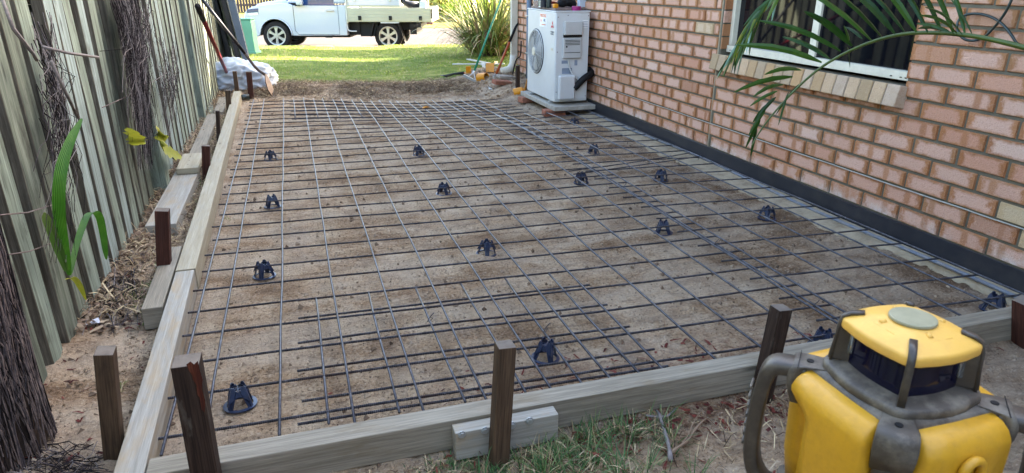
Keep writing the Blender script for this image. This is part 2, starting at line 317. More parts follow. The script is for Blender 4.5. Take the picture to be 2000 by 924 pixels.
# ------------------------------------------------------------------ mesh tools
class MB:
    def __init__(s): s.v = []; s.f = []; s.uv = []; s.mi = []; s.c = []
    def add(s, vs, fs, uvs=None, mi=0, c=None):
        o = len(s.v); s.v += [tuple(q) for q in vs]
        for k, f in enumerate(fs):
            s.f.append(tuple(i+o for i in f)); s.mi.append(mi); s.c.append(c)
            s.uv.append(uvs[k] if uvs else [(0, 0)]*len(f))
    def box(s, c, size, rot=None, mi=0, side_mi=None, taper=1., col_=None, uvfit=False):
        """box with centre c; UV.x follows the longest axis in metres"""
        hx, hy, hz = size[0]/2, size[1]/2, size[2]/2; c = Vector(c)
        L = [Vector((x*hx*(taper if z > 0 else 1), y*hy*(taper if z > 0 else 1), z*hz)) for z in (-1, 1) for y in (-1, 1) for x in (-1, 1)]
        ax = max(range(3), key=lambda i: size[i])
        F = [(0, 2, 3, 1), (4, 5, 7, 6), (0, 1, 5, 4), (2, 6, 7, 3), (0, 4, 6, 2), (1, 3, 7, 5)]
        nax = [2, 2, 1, 1, 0, 0]; o = Vector((R.random()*5, R.random()*5))
        uvs = []
        for f, na in zip(F, nax):
            if na == ax: a, b = [i for i in range(3) if i != na]
            else: a = ax; b = [i for i in range(3) if i not in (na, ax)][0]
            uvs.append([(L[i][a]+o.x, L[i][b]+o.y) for i in f])
        V = [(rot @ q if rot else q)+c for q in L]
        for k, f in enumerate(F): s_m = mi if side_mi is None else side_mi.get(k, mi); s.add_face_shared(V, f, uvs[k], s_m, col_, k == 0)
        return s
    def add_face_shared(s, V, f, uv, mi, c, first):
        if first: s._o = len(s.v); s.v += [tuple(q) for q in V]
        s.f.append(tuple(i+s._o for i in f)); s.uv.append(uv); s.mi.append(mi); s.c.append(c)
    def beam(s, a, b, wd, th, up=Vector((0, 0, 1)), mi=0, side_mi=None, taper=1.):
        """rectangular bar from a to b, wd across, th along the up hint"""
        a, b = Vector(a), Vector(b); z = (b-a).normalized(); L = (b-a).length
        x = up.cross(z); x = x.normalized() if x.length > 1e-4 else Vector((1, 0, 0)); y = z.cross(x)
        rot = Matrix((x, y, z)).transposed()
        return s.box((a+b)/2, (wd, th, L), rot, mi, side_mi, taper)
    def tube(s, pts, r, seg=8, mi=0, cap=True, flat=1.):
        pts = [Vector(p) for p in pts]; n_ = len(pts); rs = r if isinstance(r, (list, tuple)) else [r]*n_
        o = len(s.v); d = (pts[1]-pts[0]).normalized(); x = d.orthogonal().normalized(); L = 0; Ls = []
        for i, p in enumerate(pts):
            if i == 0: t = pts[1]-pts[0]
            elif i == n_-1: t = pts[-1]-pts[-2]
            else: t = pts[i+1]-pts[i-1]
            t.normalize(); x = (x-t*x.dot(t)).normalized(); y = t.cross(x)
            if i: L += (p-pts[i-1]).length
            Ls.append(L)
            for k in range(seg):
                a = 2*math.pi*k/seg; s.v.append(tuple(p+(x*math.cos(a)+y*math.sin(a)*flat)*rs[i]))
        for i in range(n_-1):
            for k in range(seg):
                k2 = (k+1) % seg
                s.f.append((o+i*seg+k, o+i*seg+k2, o+(i+1)*seg+k2, o+(i+1)*seg+k)); s.mi.append(mi); s.c.append(None)
                s.uv.append([(Ls[i], k/seg), (Ls[i], (k+1)/seg), (Ls[i+1], (k+1)/seg), (Ls[i+1], k/seg)])
        if cap:
            for i0, rev in ((0, True), (n_-1, False)):
                f = [o+i0*seg+k for k in range(seg)]
                if rev: f.reverse()
                s.f.append(tuple(f)); s.mi.append(mi); s.c.append(None); s.uv.append([(0, 0)]*seg)
        return s
    def prism(s, poly, o, ax, ay, depth, mi=0, cap_mi=None):
        """outline poly (2D) placed at o with axes ax, ay, extruded along depth"""
        o, ax, ay, dp = Vector(o), Vector(ax), Vector(ay), Vector(depth); n_ = len(poly)
        V = [o+ax*x+ay*y for x, y in poly]; V += [q+dp for q in V]
        F = [tuple(reversed(range(n_))), tuple(range(n_, 2*n_))]+[(i, (i+1) % n_, (i+1) % n_+n_, i+n_) for i in range(n_)]
        uv = [[poly[i] for i in reversed(range(n_))], list(poly)]+[[(poly[i][0], 0), (poly[(i+1) % n_][0], 0), (poly[(i+1) % n_][0], dp.length), (poly[i][0], dp.length)] for i in range(n_)]
        s.add(V, F, uv, mi)
        if cap_mi is not None: k = len(s.mi)-len(F); s.mi[k] = cap_mi; s.mi[k+1] = cap_mi
        return s
    def blade(s, base, dirv, L, wd, droop=.3, seg=3, mi=0, side=None):
        """thin tapering leaf"""
        base = Vector(base); d = Vector(dirv).normalized()
        sd = side or d.cross(Vector((0, 0, 1))); sd = sd.normalized() if sd.length > 1e-4 else Vector((1, 0, 0))
        p = base.copy(); o = len(s.v)
        for i in range(seg+1):
            t = i/seg; ww = wd*(1-t**1.6)*.5+.0001*L
            s.v += [tuple(p-sd*ww), tuple(p+sd*ww)]
            d = (d+Vector((0, 0, -droop/seg*(.4+t)))).normalized(); p = p+d*(L/seg)
        for i in range(seg):
            a = o+2*i; s.f.append((a, a+1, a+3, a+2)); s.mi.append(mi); s.c.append(None); s.uv.append([(0, 0), (1, 0), (1, 1), (0, 1)])
        return s
    def ribbon(s, pts, ws, side, mi=0, fold=0.):
        """leaf strip through points; fold raises the centre line to give a keeled leaf"""
        o = len(s.v); side = Vector(side)
        for i, (p, w_) in enumerate(zip(pts, ws)):
            p = Vector(p); t = Vector(pts[min(i+1, len(pts)-1)])-Vector(pts[max(i-1, 0)])
            sd = side-t.normalized()*side.dot(t.normalized()); sd = sd.normalized() if sd.length > 1e-5 else side
            nn = t.normalized().cross(sd)
            s.v += [tuple(p-sd*w_/2), tuple(p+nn*w_*fold), tuple(p+sd*w_/2)]
        for i in range(len(pts)-1):
            a = o+3*i
            for k in (0, 1):
                s.f.append((a+k, a+k+1, a+k+4, a+k+3)); s.mi.append(mi); s.c.append(None); s.uv.append([(0, 0), (1, 0), (1, 1), (0, 1)])
        return s
    def build(s, name, mats, parent=None, smooth=False, bevel=0., world=False, bseg=2, attr=False, sub=0):
        me = bpy.data.meshes.new(name)
        vs = s.v
        if world and parent is not None: q = parent.location; vs = [(a-q.x, b-q.y, c-q.z) for a, b, c in vs]
        me.from_pydata(vs, [], s.f); mats = mats if isinstance(mats, (list, tuple)) else [mats]
        for m in mats: me.materials.append(M[m] if isinstance(m, str) else m)
        me.polygons.foreach_set('material_index', s.mi)
        ul = me.uv_layers.new(name='UVMap'); flat = [c for f in s.uv for q in f for c in q]; ul.data.foreach_set('uv', flat)
        if attr:
            ca = me.color_attributes.new('rnd', 'FLOAT_COLOR', 'CORNER'); cf = []
            for f, c in zip(s.f, s.c): cf += list(c or (.5, .5, .3, 1))*len(f)
            ca.data.foreach_set('color', cf)
        if smooth: me.polygons.foreach_set('use_smooth', [True]*len(me.polygons))
        me.update(); ob = bpy.data.objects.new(name, me); col.objects.link(ob)
        if parent is not None: ob.parent = parent
        if bevel:
            b = ob.modifiers.new('bevel', 'BEVEL'); b.width = bevel; b.segments = bseg; b.limit_method = 'ANGLE'; b.angle_limit = rad(35)
            if smooth is False and bseg > 1: me.polygons.foreach_set('use_smooth', [True]*len(me.polygons)); wn = ob.modifiers.new('wn', 'WEIGHTED_NORMAL'); wn.keep_sharp = True
        if sub: sb = ob.modifiers.new('sub', 'SUBSURF'); sb.levels = sub; sb.render_levels = sub
        return ob

def tag(o, label=None, cat=None, group=None, kind=None):
    if label: o['label'] = label
    if cat: o['category'] = cat
    if group: o['group'] = group
    if kind: o['kind'] = kind
    return o
def thing(name, label, cat, loc=(0, 0, 0), rotz=0., group=None):
    o = bpy.data.objects.new(name, None); col.objects.link(o); o.location = loc; o.rotation_euler = (0, 0, rotz); o.empty_display_size = .1
    return tag(o, label, cat, group)
def copy_tree(o, parent=None):
    c = o.copy(); col.objects.link(c); c.parent = parent
    for ch in list(o.children): copy_tree(ch, c)
    return c
def text(name, body, loc, size, mat, parent, xdir, ydir, ext=.0006):
    cu = bpy.data.curves.new(name, 'FONT'); cu.body = body; cu.size = size; cu.extrude = ext; cu.materials.append(M[mat])
    cu.align_x = 'CENTER'; o = bpy.data.objects.new(name, cu); col.objects.link(o); o.parent = parent
    x, y = Vector(xdir), Vector(ydir); z = x.cross(y); L = Vector(loc)
    dg = bpy.context.evaluated_depsgraph_get(); me = bpy.data.meshes.new_from_object(o.evaluated_get(dg)); bpy.data.objects.remove(o)
    o = bpy.data.objects.new(name, me); col.objects.link(o); o.parent = parent
    o.matrix_local = Matrix(((x.x, y.x, z.x, L.x), (x.y, y.y, z.y, L.y), (x.z, y.z, z.z, L.z), (0, 0, 0, 1))); return o
def smoothp(P, it=2):
    for _ in range(it):
        Q = [P[0]]
        for a, b in zip(P[:-1], P[1:]): Q += [a*.75+b*.25, a*.25+b*.75]
        Q.append(P[-1]); P = Q
    return P
def ss(a, b, x): t = min(1, max(0, (x-a)/(b-a))); return t*t*(3-2*t)
def nz(x, y, s, seed=0.): return noise.noise(Vector((x*s, y*s, seed)))

def ground(x, y):
    """height of the site and the lawn"""
    h = -.05*ss(4.6, 6.8, y)*ss(-3.1, -1.6, x)*(1-ss(-.9, -.4, x))
    h += .10*ss(-.75, -.3, x)*ss(6.6, 7.5, y)*(1-ss(8.9, 9.6, y))
    h += .035*math.exp(-((y-8.15-.15*math.sin(x*2))/.28)**2)*ss(-3.4, -2.9, x)*(1-ss(-1.1, -.7, x))
    if y < 1.0: h -= .012*ss(1.0, .9, y)
    if y > 8.6: h -= (y-8.6)*.0326
    if x < -3.5: h += .04*ss(-3.5, -3.9, x)*(1-ss(6, 8, y))
    return h

# ------------------------------------------------------------------ ground
def sheet(name, mat, x0, x1, y0, y1, st, fn, kind='structure'):
    nx = int(round((x1-x0)/st))+1; ny = int(round((y1-y0)/st))+1; V = []; F = []
    for j in range(ny):
        for i in range(nx):
            x = x0+(x1-x0)*i/(nx-1); y = y0+(y1-y0)*j/(ny-1); V.append((x, y, fn(x, y)))
    for j in range(ny-1):
        for i in range(nx-1): a = j*nx+i; F.append((a, a+1, a+nx+1, a+nx))
    me = bpy.data.meshes.new(name); me.from_pydata(V, [], F); me.materials.append(M[mat]); me.polygons.foreach_set('use_smooth', [True]*len(F))
    o = bpy.data.objects.new(name, me); col.objects.link(o); o['kind'] = kind; return o
def gdirt(x, y):
    h = ground(x, y)
    inside = ss(-3.28, -3.2, x)*ss(1.03, 1.1, y)
    a = .35+.65*(1-inside); rough = ss(-1.5, -.6, x)*.7+ss(5.5, 7.5, y)*.8
    h += nz(x, y, 3.1)*.010*(.6+a)+nz(x, y*1.8, 11, 4)*.0075*(.7+a+rough)+nz(x, y, 30, 8)*.005*(.6+a+rough)
    h += max(0, nz(x, y, 22, 3)-.25)*.03*(a+rough*.8)
    e = min(ss(-4.75, -4.6, x), ss(.02, .12, y)); return h*e-.06*(1-e)
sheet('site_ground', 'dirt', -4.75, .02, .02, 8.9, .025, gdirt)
def glawn(x, y):
    return ground(x, y)-.035*(1-ss(8.55, 8.9, y))+nz(x, y, 1.3)*.012
kx = Vector((1.29+3.699, 16.78-18.351)).normalized()      # line of the kerb
KP = Vector((-1.828, 17.762)); kn = Vector((-kx.y, kx.x))
if kn.y < 0: kn = -kn
me_l = sheet('lawn', 'lawn', -14, 14, 8.5, 21, .25, glawn)
for v in me_l.data.vertices:                                # stop the lawn along the kerb line
    d = (Vector((v.co.x, v.co.y))-KP).dot(kn)
    if d > 0: v.co.x -= kn.x*d; v.co.y -= kn.y*d; v.co.z = -.30+nz(v.co.x, v.co.y, 1.3)*.012-min(.22, d*2)
def strip(name, mat, d0, d1, z0, z1, L=70, kind='structure'):
    m = MB(); P = lambda t, d, z: (KP.x+kx.x*t+kn.x*d, KP.y+kx.y*t+kn.y*d, z)
    V = []; F = []; nn = 24
    for i in range(nn+1):
        t = -L+2*L*i/nn; V += [P(t, d0, z0), P(t, (d0+d1)/2, (z0+z1)/2+.03), P(t, d1, z1)]
    for i in range(nn): a = 3*i; F += [(a, a+3, a+4, a+1), (a+1, a+4, a+5, a+2)]
    m.add(V, F); o = m.build(name, mat, smooth=True); o['kind'] = kind; return o
strip('road', 'asphalt', -.1, 11.2, -.545, -.585)
m = MB()
for t in range(-16, 14):
    a = KP+kx*(t*2.4); b = a+kx*2.385; c = (a+b)/2+kn*.06
    m.box((c.x, c.y, -.455), (2.385, .15, .26), Matrix.Rotation(math.atan2(kx.y, kx.x), 3, 'Z'))
tag(m.build('kerb', 'concrete', bevel=.02), kind='structure')
strip('verge', 'verge', 11.2, 70, -.57, -.5)
o = MB(); o.add([(-260, -200, -.75), (260, -200, -.75), (260, 320, -.75), (-260, 320, -.75)], [(0, 1, 2, 3)]); tag(o.build('terrain', 'verge'), kind='structure')
m = MB()
for (x0, x1, y0, y1, z) in ((-14, -4.7, -9, 8.6, -.05), (-4.76, 14, -9, .06, -.05), (-.0, 14, .06, 8.52, -.055)):
    m.add([(x0, y0, z), (x1, y0, z), (x1, y1, z), (x0, y1, z)], [(0, 1, 2, 3)])
tag(m.build('yard_ground', 'dirt'), kind='structure')

# ------------------------------------------------------------------ scattered ground cover
def scatter(name, mats, count, region, maker, kind='stuff'):
    m = MB(); k = 0; tries = 0
    while k < count and tries < count*30:
        tries += 1; x, y, wgt = region()
        if R.random() > wgt: continue
        maker(m, x, y); k += 1
    return tag(m.build(name, mats), kind=kind)
def flat_bit(L0, L1, W0, W1, nm, th=.3, lift=.004):
    def f(m, x, y):
        L, W_ = R.uniform(L0, L1), R.uniform(W0, W1); a = R.uniform(0, math.pi*2); z = ground(x, y)+lift*R.random()+nz(x, y, 3.1)*.008
        d = Vector((math.cos(a), math.sin(a), R.uniform(-th, th))).normalized(); s_ = Vector((-d.y, d.x, R.uniform(-.5, .5))).normalized()
        p = Vector((x, y, z+.002+abs(d.z)*L*.5)); mid = p+Vector((0, 0, R.uniform(-.1, .25)*L))
        m.add([p-d*L/2-s_*W_/2, p-d*L/2+s_*W_/2, mid+s_*W_/2, mid-s_*W_/2, p+d*L/2-s_*W_*.3, p+d*L/2+s_*W_*.3], [(0, 1, 2, 3), (3, 2, 5, 4)], mi=R.randrange(nm))
    return f
def grit(m, x, y):
    r = R.uniform(.0014, .0042)*(1+(R.random() < .05)*2.4); z = ground(x, y)+nz(x, y, 3.1)*.008+r*.2
    V = [Vector((R.uniform(-1, 1), R.uniform(-1, 1), R.uniform(-1, 1))).normalized()*r*R.uniform(.7, 1.2) for _ in range(4)]
    c = Vector((x, y, z)); ex = [Vector((1, 0, 0)), Vector((-.5, .87, 0)), Vector((-.5, -.87, 0)), Vector((0, 0, 1)), Vector((0, 0, -1))]
    P = [c+e*r*R.uniform(.7, 1.3) for e in ex]
    m.add(P, [(0, 1, 3), (1, 2, 3), (2, 0, 3), (1, 0, 4), (2, 1, 4), (0, 2, 4)])
def reg_inner():
    y = .85+6.5*R.random()**1.8; x = R.uniform(-3.9, -.05); return x, y, 1
scatter('grit', 'pebble', 24000, reg_inner, grit)
def reg_out():
    y = R.uniform(.8, 3.2); x = R.uniform(-4.1, -3.36); return x, y, 1
scatter('gravel', 'pebble', 2500, reg_out, lambda m, x, y: (grit(m, x, y), grit(m, x+.004, y)))
# red bark chips along the front board
def reg_mulch():
    x = R.gauss(-1.8, .45); y = R.choice([R.uniform(1.05, 1.35), R.uniform(.6, .94), R.uniform(.8, .94)])
    return x, y, (1 if -3.2 < x < -.4 else 0)*(.45+.55*(nz(x, y, 5, 2) > 0))
scatter('mulch', 'mulch', 300, reg_mulch, flat_bit(.012, .045, .004, .012, 1, .25, .006))
def reg_mulch2(): return R.uniform(-3.7, -3.42), R.uniform(1.2, 4.5), nz(R.random(), 1, 1) > -1
scatter('bark_mulch', 'mulch', 140, reg_mulch2, flat_bit(.01, .035, .004, .01, 1, .25, .006))
# straw berm at the far end, thatch by the fence
def reg_straw():
    x = R.uniform(-3.4, .0); y = R.gauss(8.05, .42); return x, y, (1 if 7.2 < y < 9.1 else 0)*(.3+.7*(nz(x, y, 2.2, 5) > -.1))*(.35 if x > -.7 else 1)
scatter('straw', ['straw', 'strawd', 'strawd', 'litter', 'strawd'], 17000, reg_straw, flat_bit(.03, .1, .002, .006, 5, .4, .035))
def reg_straw2():
    y = 2.1+R.random()*6.2; x = R.uniform(-3.74, -3.44); return x, y, .35+.65*(nz(x, y, 3, 9) > -.1)
scatter('dry_grass', ['straw', 'strawd', 'litter'], 6500, reg_straw2, flat_bit(.02, .09, .002, .006, 3, .6, .03))
def reg_lit():
    y = 2.0+R.random()**1.3*3.6; x = R.gauss(-3.68, .07); return x, y, 1 if x < -3.42 else 0
scatter('leaf_litter', 'litter', 900, reg_lit, flat_bit(.02, .05, .008, .02, 1, .4, .015))
def reg_in(): return R.uniform(-3.2, -.2), 3.5+R.random()*3.8, .2+.8*(nz(R.random(), 3, 2) > -.2)
scatter('dry_stalks', ['straw', 'strawd'], 2600, reg_in, flat_bit(.015, .06, .0015, .004, 2, .4, .008))
def reg_front(): x = R.uniform(-3.2, -1.3); y = R.uniform(.55, .93); return x, y, .35+.65*(nz(x, y, 4, 7) > 0)
scatter('dry_clippings', ['straw', 'strawd', 'litter'], 1500, reg_front, flat_bit(.015, .07, .0015, .004, 3, .6, .012))
# grass tufts in front of the board
def tuft(m, x, y, n_, L, spread=.05, mi=0):
    for _ in range(n_):
        a = R.uniform(0, 6.28); r_ = R.random()*spread; px_, py_ = x+math.cos(a)*r_, y+math.sin(a)*r_
        t = R.uniform(.15, 1.1); m.blade((px_, py_, ground(px_, py_)-.004), (math.cos(a)*t, math.sin(a)*t, 1), L*R.uniform(.4, 1.1), R.uniform(.0022, .0048), R.uniform(.5, 1.8), 4, R.choice([0, 0, 0, 0, 1]))
m = MB()
for _ in range(85):
    g = G(R.gauss(1130, 85), R.uniform(815, 945), 0)
    if g.y < .92: tuft(m, g.x, g.y, 14, .1, .03)
for _ in range(60):
    g = G(R.uniform(840, 1010), R.uniform(860, 930), 0)
    if g.y < .925: tuft(m, g.x, g.y, 10, .045, .04)
for _ in range(26):
    g = G(R.uniform(560, 900), R.uniform(900, 950), 0)
    if g.y < .92: tuft(m, g.x, g.y, 6, .03, .03)
tag(m.build('grass_tufts', ['tuft', 'straw']), kind='stuff')
m = MB()
for (cx, cy, n_, sx_, sy_, L) in ((270, 590, 22, 25, 30, .035), (305, 545, 8, 10, 25, .035), (395, 380, 26, 14, 60, .045), (345, 420, 22, 14, 40, .03), (420, 300, 26, 10, 40, .05), (440, 240, 20, 10, 22, .05), (400, 260, 20, 14, 30, .04), (232, 765, 3, 30, 5, .05), (445, 430, 2, 5, 5, .03)):
    for _ in range(n_):
        g = G(R.gauss(cx, sx_*.6), R.gauss(cy, sy_*.6), 0)
        if g.x < -3.42 or cx == 445: tuft(m, g.x, g.y, 9, L, .03)
tag(m.build('grass_wisps', ['grass', 'straw']), kind='stuff')
m = MB()
k = 0
while k < 46000:
    y = 8.7+R.random()**1.25*9.2; x = R.uniform(-4.9, 2.2)
    if (Vector((x, y))-KP).dot(kn) > -.05: continue
    dn = ss(8.6, 9.6, y+nz(x, 1, 1.2)*.6)
    if x > -1.3 and y < 10.5: dn *= .35
    if R.random() > dn+.08: k += 1; continue
    a = R.uniform(0, 6.28); h = R.uniform(.018, .05)*(1+.02*(y-8))
    m.blade((x, y, ground(x, y)-.004), (math.cos(a)*.7, math.sin(a)*.7, 1), h, .006+.0006*(y-8), .5, 1, 1 if R.random() < .12+.2*(nz(x, y, 1.5, 3) > .2) else 0); k += 1
tag(m.build('grass', ['lawnb', 'straw']), kind='stuff')

# ------------------------------------------------------------------ house
house = thing('brick_house', 'cream and pink brick house wall with a dark sliding window', 'house', (0, 0, 0))
ZW = .30                      # bed joint that carries the damp course
W0, W1, WZ0, WZ1 = 1.985, 3.555, .80, 2.1     # window opening
YE, YN, ZT = 8.12, -3.2, 3.1
m = MB(); bevl = .006
def brick(m, y0, y1, z0, z1, xf=0., face=(-1, 0), rc=None, d=.013):
    """one brick face standing proud of the mortar; faces -x"""
    c = rc or (R.random(), R.random(), R.random(), 1); e = .0035+R.random()*.003; jx = R.uniform(-.0018, .0018)
    jz = R.uniform(-.0012, .0012); z0 += jz; z1 += jz
    P = [(xf+d, y0, z0), (xf+d, y1, z0), (xf+d, y1, z1), (xf+d, y0, z1), (xf+jx, y0+e, z0+e), (xf+jx, y1-e, z0+e), (xf+jx, y1-e, z1-e), (xf+jx, y0+e, z1-e)]
    u = lambda p: ((p[1]-y0)/(y1-y0) if y1 > y0 else 0, (p[2]-z0)/(z1-z0))
    F = [(7, 6, 5, 4), (0, 4, 5, 1), (1, 5, 6, 2), (2, 6, 7, 3), (3, 7, 4, 0)]
    F = [tuple(reversed(f)) for f in F]
    m.add(P, F, [[u(P[i]) for i in f] for f in F], 0, c)
rows = []; k = -2
while ZW+.086*k < ZT: rows.append(k); k += 1
CJ = 3.585
for k in rows:
    z0, z1 = ZW+.086*k+.005, ZW+.086*(k+1)-.005
    par = k % 2
    for (ya, yb, ph) in ((YN, CJ-.006, (2.8326 if par == 0 else 2.7126)), (CJ+.006, YE, (5.2136 if par == 0 else 5.0936))):
        j0 = ph+math.floor((ya-ph)/.24)*.24
        while j0 < yb:
            a, b = max(j0+.005, ya), min(j0+.235, yb)
            segs = [(a, b)]
            if z1 > WZ0-.03 and z0 < WZ1:   # the window opening
                segs = []
                if a < W0-.0: segs.append((a, min(b, W0)))
                if b > W1: segs.append((max(a, W1), b))
            for (p, q) in segs:
                if q-p > .025: brick(m, p, q, z0, z1)
            j0 += .24
wall = m.build('wall', 'brick', house, attr=True)
# mortar sheet and wall body, in pieces round the opening
m = MB(); T = .11
for (ya, yb, za, zb) in ((YN, W0, -.1, ZT), (W1, YE, -.1, ZT), (W0, W1, -.1, WZ0-.02), (W0, W1, WZ1, ZT)):
    m.box((.009+T/2, (ya+yb)/2, (za+zb)/2), (T, yb-ya, zb-za))
for (ya, yb) in ((W0-.004, W0-.004), ):
    pass
m.build('mortar', 'mortar', house)
m = MB(); m.box((.0095, CJ, 1.3), (.006, .012, 2.6)); m.build('control_joint', 'concrete', house)
# brick returns inside the window reveals
for (yy, sg) in ((W1, -1), (W0, 1)):
    m = MB()
    for k in rows:
        z0, z1 = ZW+.086*k+.005, ZW+.086*(k+1)-.005
        if z0 > WZ0-.05 and z1 < WZ1+.08: m.box((.055, yy+sg*.002, (z0+z1)/2), (.098, .012, z1-z0), col_=(R.random(), R.random(), R.random(), 1))
    m.build('reveal', 'brick', house, attr=True)
m = MB()
for x0, x1, y0, y1, z0, z1 in ((.12, 11, YN, YN+.1, -.1, ZT), (.12, 11, YE-.1, YE, -.1, ZT), (10.9, 11, YN, YE, -.1, ZT)):
    m.box(((x0+x1)/2, (y0+y1)/2, (z0+z1)/2), (x1-x0, y1-y0-.002, z1-z0))
m.box((2.2, (W0+W1)/2, 1.4), (.05, 2.6, 2.2))
m.build('back_wall', 'render', house)
# roof: hip with eaves
ex0, ex1, ey0, ey1, ez, rz_ = -.62, 11.6, YN-6., YE+.45, 3.1, 5.3
m = MB(); rdg = [(5.5, ey0+5.5, rz_), (5.5, ey1-5.5, rz_)]
V = [(ex0, ey0, ez), (ex1, ey0, ez), (ex1, ey1, ez), (ex0, ey1, ez)]+rdg
m.add(V, [(0, 4, 5, 3), (1, 2, 5, 4), (0, 1, 4), (2, 3, 5)])
m.add([(x, y, z-.12) for x, y, z in V[:4]], [(0, 3, 2, 1)])
m.add([V[0], V[1], V[2], V[3]]+[(x, y, z-.12) for x, y, z in V[:4]], [(0, 3, 7, 4), (3, 2, 6, 7), (2, 1, 5, 6), (1, 0, 4, 5)])
m.build('roof', 'roof', house)
# back part of the house beyond the frame
m = MB(); m.box((5.6, YN-2.8, 1.5), (10.8, 5.6, 3.14)); m.build('rear_wing', 'render', house)
# window
win = MB(); fx = .085
def fbox(m, y0, y1, z0, z1, x0=fx-.02, x1=fx+.03): m.box(((x0+x1)/2, (y0+y1)/2, (z0+z1)/2), (x1-x0, y1-y0, z1-z0))
fbox(win, W0+.002, W1-.002, WZ0, WZ0+.045, .05, .13); fbox(win, W0+.002, W1-.002, WZ1-.045, WZ1, .05, .13)
fbox(win, W0+.002, W0+.035, WZ0+.047, WZ1-.047, .062, .13); fbox(win, W1-.04, W1-.004, WZ0+.047, WZ1-.047, .062, .13)
fr = win.build('window', 'cream', house, bevel=.003)
mu = MB(); fbox(mu, 2.715, 2.75, WZ0+.047, WZ1-.047, .07, .1); fbox(mu, 2.7535, 2.778, WZ0+.047, WZ1-.047, .08, .118); mu.build('mullion', 'cream', fr, bevel=.002)
g = MB(); fbox(g, 2.78, W1-.04, WZ0+.045, WZ1-.045, .1, .106); g.build('pane', 'glass', fr)
g = MB(); fbox(g, W0+.035, 2.714, WZ0+.045, WZ1-.045, .085, .091); g.build('pane', 'glass', fr)
for yy in (3.5, 3.475, 3.45, 2.12, 2.06, 2.03): m = MB(); fbox(m, yy, yy+.012, WZ0+.012, WZ0+.017, .0475, .0495); m.build('drain_slot', 'black', fr)
# sloping rowlock sill
m = MB(); ys = 1.965; nb = 19; pitch = (3.575-ys)/nb; rot = Matrix.Rotation(rad(11), 3, 'Y')
for i in range(nb):
    c = (R.random(), R.random(), R.random(), 1)
    m.box((.006, ys+pitch*(i+.5), .728), (.125, pitch-.006, .107), rot, col_=c)
m.build('window_sill', 'sill', house, attr=True, bevel=.007)
m = MB(); m.box((.008, (1.968+3.572)/2, .726), (.115, 1.6, .1), rot); m.build('sill_mortar', 'dmortar', house)
# damp course tape, flashing, footing
m = MB(); pts = []
for i in range(60):
    y = 1.0-1+ (YE)*i/59; pts.append(y)
for i in range(59): m.beam((-.0035-.002*math.sin(i), pts[i], ZW+R.uniform(-.001, .001)), (-.0035-.002*math.sin(i+1), pts[i+1], ZW), .007, .003)
m.build('damp_course', 'tape', house)
m = MB(); fl = []
N = 70
for i in range(N+1):
    y = -2.8+(5.72+2.8)*i/N; wv_ = .003*math.sin(y*2.1)+.002*math.sin(y*5.3); fl.append((y, wv_))
V = []; F = []
for y, q in fl: V += [(-.014+q, y, .036+q), (-.012+q, y, .128), (-.004, y, .131), (-.008+q, y, .034)]
for i in range(N):
    a = 4*i; F += [(a, a+1, a+5, a+4), (a+1, a+2, a+6, a+5), (a+3, a, a+4, a+7)]
m.add(V, F); m.build('flashing', 'flash', house, smooth=False)
m = MB(); V = []; F = []
for i in range(N+1):
    y = -2.8+(YE-.3+2.8)*i/N; e = (.06+.11*ss(1.5, 2.3, y))+.05*nz(0, y, 1.4)+.02*nz(0, y, 6); 
    V += [(-.002, y, .034), (-.05, y, .03), (-e, y, .012+.004*nz(1, y, 5)), (-e-.02, y, -.03)]
for i in range(N):
    a = 4*i
    for k in range(3): F.append((a+k, a+k+4, a+k+5, a+k+1))
m.add(V, F); m.build('footing', 'concrete', house)
m = MB(); cpts = []
for i in range(60):
    y = 1.0+4.7*i/59; cpts.append((-.052-.018*math.sin(y*1.3)-.012*math.sin(y*3.1), y, .036+.004*math.sin(y*2.)))
tag(m.tube(cpts, .0095, 8).build('conduit', 'bluepipe', smooth=True), 'pale blue plastic conduit lying along the foot of the brick wall', 'pipe')
# downpipe at the corner
dp = thing('downpipe', 'cream square downpipe with elbow at the far corner of the brick wall', 'downpipe', (-.055, 8.08, .1))
m = MB(); m.beam((0, 0, .22), (0, 0, 2.45), .085, .06, up=Vector((0, 1, 0))); m.build('pipe', 'drain', dp, bevel=.008)
m = MB(); m.tube([(0, 0, .24), (-.01, -.0, .13), (-.06, -.01, .06), (-.17, -.02, .03)], [.048, .05, .052, .055], 12); m.build('elbow', 'drain', dp, smooth=True)
# conduit and copper pipe fixed on the wall behind the air conditioner
cp = thing('wall_conduit', 'grey conduit clipped up the brick wall behind the air conditioner', 'pipe', (-.032, 7.55, .06))
m = MB(); m.tube([(0, 0, 0), (0, 0, 1.02)], .03, 12); m.build('conduit', 'conduit', cp, smooth=True)
m = MB(); m.tube([(0, 0, 1.0), (0, 0, 2.0)], .012, 8); m.build('copper_pipe', 'copper', cp, smooth=True)
for z in (.36, .8, 1.2):
    m = MB(); m.box((0, 0, z), (.068, .075, .012)); m.build('clip', 'alu', cp)
m = MB(); a = WY(1018, 80, 7.7); b = WY(1001, 146, 7.85); m.tube(smoothp([a, a+Vector((.0, .01, -.2)), (a+b)/2+Vector((-.01, 0, 0)), b]), .008, 6)
tag(m.build('cable', 'black', smooth=True), 'thin black cable hanging beside the grey wall conduit', 'cable')
